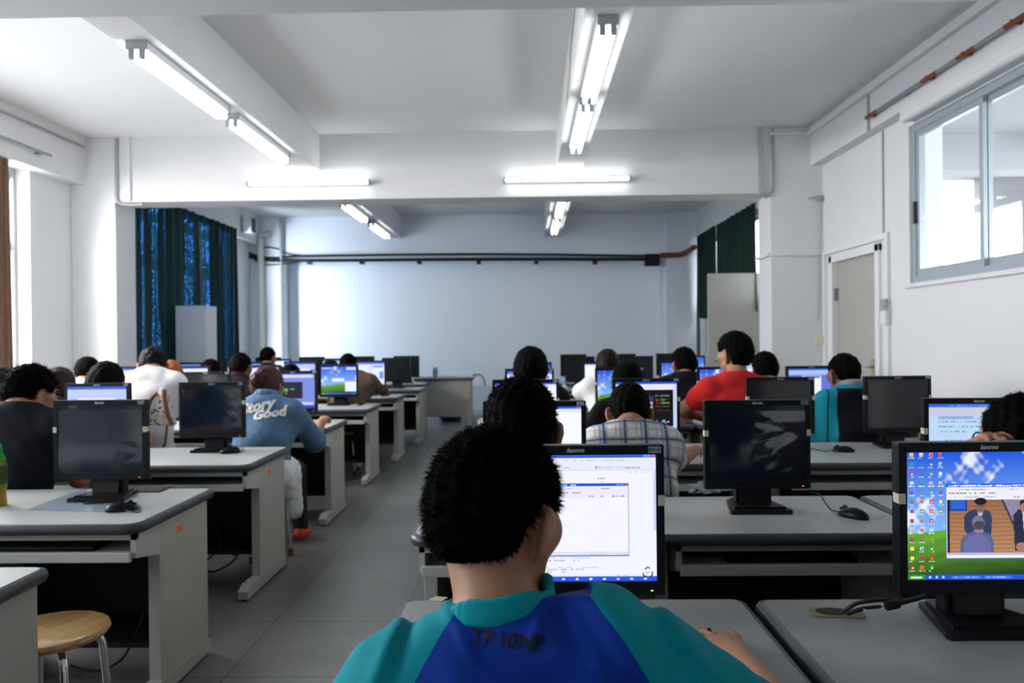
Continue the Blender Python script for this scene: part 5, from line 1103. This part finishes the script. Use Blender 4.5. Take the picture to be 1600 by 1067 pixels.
BM = person('student in a brown shirt stretching the right arm towards the aisle', head(544, 550, 7.85), R(0), R(-10), .18, shirt=BROWN, sleeve='long', hands=(None, wp(601, 612, 8.25)), elbows=(None, wp(586, 603, 7.95)), h=.010, wide=.17, nbo=(.08, -.04, .10), legs=((wp(520, 660, 8.1), wp(520, 705, 8.0)), (wp(580, 665, 8.05), wp(556, 716, 7.75))), shoes=SHOEW, stool_='pine stool of the brown shirt student')
person('small reddish-brown head left of the brown shirt student', head(517, 561, 9.15), R(0), R(-8), .16, hair=HAIRDB, style='bowl', shirt=CHAR, h=.013)
# script on the denim jacket
sd = kid(DW, 'shirt'); hcD = Vector(head(419, 569, 4.86)) - Vector((0, 0, .128)) - Vector(DW.location)
wht = mat('white_embroidery', (.72, .75, .72), .8)
for tx, sz, dx, dz in (('Story', .095, -.015, -.175), ('Good', .085, .065, -.225)):
    me = text_mesh(tx, sz, shear=.35, bold=.0045); lay_on(me, sd, Matrix.Translation(hcD + Vector((dx, -.6, dz + .25))) @ Matrix.Rotation(R(-14), 4, 'Y') @ Matrix.Rotation(R(90), 4, 'X'), .004, wht, 'jacket_lettering', sd)
# ------------------------------------------------------------------ small things on the desks
# cable hole of the lower right desk with the monitor cables coming out of it
gp = onz(1307, 959); o = empty('cable_hole', (gp.x, gp.y, .70), R(-6), 'worn yellow-grey cable hole plate in the lower right desk', 'cable hole')
G().prism(rrect(-.056, .056, -.028, .026, .012), 0, .004).build('plate', mat('stained_plate', (.21, .20, .12), .6, noise=.3, nscale=40), o)
G().lathe([(.0, .0045), (.036, .0045), (.036, .0055), (.0, .0055)], (-.008, .004, 0), 24).build('hole', mat('hole_dark', (.035, .032, .022), .8), o).scale = (1, .62, 1)
o = empty('monitor_cable', (gp.x, gp.y, .70), 0, 'black monitor cables with white tag, looping out of the desk hole at lower right', 'cable')
C0 = Vector((gp.x, gp.y, .70)); rel = lambda px, py, y: wp(px, py, y) - C0
G().tube(bez([(.01, 0, .0), rel(1330, 947, 1.71), rel(1345, 941, 1.70), rel(1385, 937, 1.70), rel(1415, 938, 1.71), rel(1445, 930, 1.73)], 8), .0045, 8).build('upper_cable', CABLE, o, True)
G().tube(bez([(.016, -.005, .0), rel(1335, 955, 1.69), rel(1350, 951, 1.68), rel(1383, 947, 1.68), rel(1412, 941, 1.69), rel(1445, 932, 1.72)], 8), .0048, 8).build('lower_cable', CABLE, o, True)
a, b_ = rel(1348, 953, 1.68), rel(1380, 947.5, 1.68); G().tube([a, b_], .0056, 8).build('cable_tag', WHITE, o, True)
a, b_ = rel(1384, 947, 1.68), rel(1404, 943, 1.685); G().tube([a, a + (b_ - a) * .08, a + (b_ - a) * .92, b_], [.009, .0105, .0105, .009], 12).build('ferrite_core', PLA, o, True)
thing1('cable', G().tube(bez([oz(1556, 948), oz(1580, 955), oz(1605, 962), oz(1640, 962)], 6), .0025, 6), CABLE, 'thin black cable right of the stand of the lower right monitor', 'cable')
# clear plastic bag and cables behind the crinkled-film monitor
o = empty('plastic_bag', oz(1105, 768, 0), R(20), 'crumpled clear plastic wrapping with cables, left of the crinkled-film monitor stand', 'plastic bag')
bm = bmesh.new(); bmesh.ops.create_icosphere(bm, subdivisions=4, radius=1)
for v in bm.verts: k = 1 + .18 * math.sin(9 * v.co.x + 5 * v.co.z) + .12 * math.sin(13 * v.co.y); v.co = Vector((v.co.x * .075 * k, v.co.y * .035 * k, max(0, v.co.z * .028 * k + .012)))
me = bpy.data.meshes.new('wrapping'); bm.to_mesh(me); bm.free(); link('wrapping', me, CLEAR, o, True)
G().tube(bez([(-.10, -.04, .004), (-.03, -.01, .02), (.04, .02, .012), (.12, .05, .02)], 8), .004, 8).build('cable', CABLE, o, True)
o = empty('plastic_bag', oz(1362, 688, 0), R(-10), 'crumpled clear plastic wrapping left of the stand of the dark right-hand monitor', 'plastic bag'); link('wrapping', me, CLEAR, o, True)
thing1('cable', G().tube(bez([oz(1420, 683), (wx(1428, 4.4), 4.4, .76), oz(1440, 688), oz(1465, 693)], 8), .004, 8), CABLE, 'black cable right of the stand of the dark right-hand monitor', 'cable')
# sheets of clear plastic and dark slot on the nearest occupied left desk
thing1('plastic_sheet', G().prism([oz(40, 796)[:2], oz(160, 800)[:2], oz(225, 765)[:2], oz(130, 762)[:2]], .7005, .7015), FILMF, 'flat bluish plastic sheet under the filmed monitor in the left row', 'plastic sheet')
thing1('cable_slot_cover', G().prism([oz(205, 768)[:2], oz(250, 768)[:2], oz(268, 760)[:2], oz(222, 759)[:2]], .7005, .704), PLA, 'dark flat slot cover right of the filmed monitor in the left row', 'slot cover')
# tea bottle at the left edge
bp_ = onz(-4, 790); o = empty('drink_bottle', (bp_.x, bp_.y, .70), 0, 'drink bottle with green cap at the left edge of the picture', 'bottle')
G().lathe([(.030, 0), (.033, .01), (.029, .05), (.034, .075), (.034, .155), (.030, .175), (.016, .205), (.014, .21)], n=24).build('bottle_body', TEA, o, True)
G().lathe([(.035, .085), (.0355, .09), (.0355, .15), (.035, .155)], n=24).build('wrapper', mat('dark_green_label', (.03, .07, .01), .4), o, True)
G().lathe([(.030, .176), (.024, .192), (.018, .206), (.018, .232), (.015, .236)], n=20).build('cap', mat('green_plastic', (.01, .42, .04), .35), o, True)
# water bottle by the far white screen
wb = wp(882, 607, 7.3); o = empty('water_bottle', (wb.x, wb.y, .70), 0, 'clear water bottle with blue cap left of the narrow white screen', 'bottle')
G().lathe([(.030, 0), (.034, .01), (.031, .06), (.034, .08), (.034, .15), (.015, .19), (.013, .2)], n=18).build('bottle_body', CLEAR, o, True); G().lathe([(.016, .19), (.016, .225), (.014, .228)], n=14).build('cap', mat('light_blue_plastic', (.02, .28, .55), .4), o, True); G().lathe([(.0345, .085), (.035, .09), (.035, .145), (.0345, .15)], n=18).build('wrapper', mat('pale_blue_label', (.25, .5, .7), .5), o, True)
# folded pink cloth bag before the red shirt student
p = wp(1085, 655, 5.0); o = empty('cloth_bag', (p.x, 5.28, .70), R(15), 'pale pink crumpled cloth bag beside the arm of the red shirt student', 'bag')
bm = bmesh.new(); bmesh.ops.create_icosphere(bm, subdivisions=4, radius=1)
for v in bm.verts: k = 1 + .10 * math.sin(8 * v.co.x + 6 * v.co.z) + .08 * math.sin(11 * v.co.y + 4 * v.co.x); v.co = Vector((v.co.x * .12 * k, v.co.y * .07 * k, max(0, v.co.z * .07 * k + .06)))
me2 = bpy.data.meshes.new('bag_body'); bm.to_mesh(me2); bm.free(); link('bag_body', me2, cloth('pale_pink_cloth', (.55, .42, .46)), o, True); o.location.y = 5.5
# floral bag with brown straps against the white shirt
bp2 = wp(254, 664, 4.72); o = empty('handbag', bp2, R(-8), 'small floral handbag with brown straps hanging at the back of the white-shirted student', 'bag')
FLORAL, nt, b = node_mat('floral_cloth'); tc = nt.nodes.new('ShaderNodeTexCoord'); v_ = nt.nodes.new('ShaderNodeTexVoronoi'); v_.inputs['Scale'].default_value = 75; nt.links.new(tc.outputs['Object'], v_.inputs['Vector'])
rp = nt.nodes.new('ShaderNodeValToRGB'); rp.color_ramp.interpolation = 'CONSTANT'; els = rp.color_ramp.elements; els[0].color = (.5, .48, .46, 1); els[1].position = .45; els[1].color = (.05, .06, .14, 1)
for po, cc in ((.62, (.6, .58, .55, 1)), (.8, (.45, .16, .05, 1)), (.9, (.5, .5, .5, 1))): e_ = els.new(po); e_.color = cc
sx = nt.nodes.new('ShaderNodeSeparateColor'); nt.links.new(v_.outputs['Color'], sx.inputs[0]); nt.links.new(sx.outputs[0], rp.inputs[0]); nt.links.new(rp.outputs[0], b.inputs['Base Color']); b.inputs['Roughness'].default_value = .8
G().prism_y([(-.075, 0), (.075, 0), (.07, .03), (.025, .19), (-.035, .19), (-.07, .05)], -.025, .035).build('bag_body', FLORAL, o)
LEA = mat('brown_leather', (.20, .075, .025), .5)
G().tube(bez([(-.075, -.03, -.13), (-.085, -.03, 0), (-.06, -.03, .15), (-.02, -.02, .2)], 8), .011, 8).tube(bez([(-.075, -.03, -.13), (-.02, -.03, -.155), (.03, -.03, -.12), (.05, -.03, 0)], 8), .008, 8).build('strap', LEA, o, True)
G().tube(bez([(.035, -.03, .22), (.04, -.035, .16), (.06, -.035, .07), (.085, -.03, .0)], 8), .014, 8).build('strap', LEA, o, True)
G().lathe([(.0, -.03), (.016, -.02), (.018, .0), (.014, .025), (0, .03)], (.015, -.02, .205), 12).build('tag', WHITE, o, True)
# power leads hanging under the left desks, peeled paper on the boy's desk
for px, pts, lb in ((345, [(330, 812, 4.3), (345, 850, 4.2), (318, 882, 4.15), (335, 893, 4.1), (370, 870, 4.15), (365, 838, 4.25), (345, 815, 4.3)], 'black cable looping to the floor under the second left desk'),
                    (200, [(225, 955, 3.0), (215, 985, 2.95), (190, 1030, 2.85), (150, 1048, 2.8), (110, 1040, 2.8)], 'black cable on the floor behind the empty pine stool')):
    thing1('cable', G().tube(bez([wp(*q) for q in pts], 8), .005, 6), CABLE, lb, 'cable')
thing1('paper_scrap', G().prism([oz(668, 936)[:2], oz(690, 938)[:2], oz(700, 932)[:2], oz(680, 930)[:2]], .7005, .7012), mat('torn_paper', (.5, .47, .36), .8), 'torn scrap of paper stuck at the back corner of the boy\'s desk', 'paper')
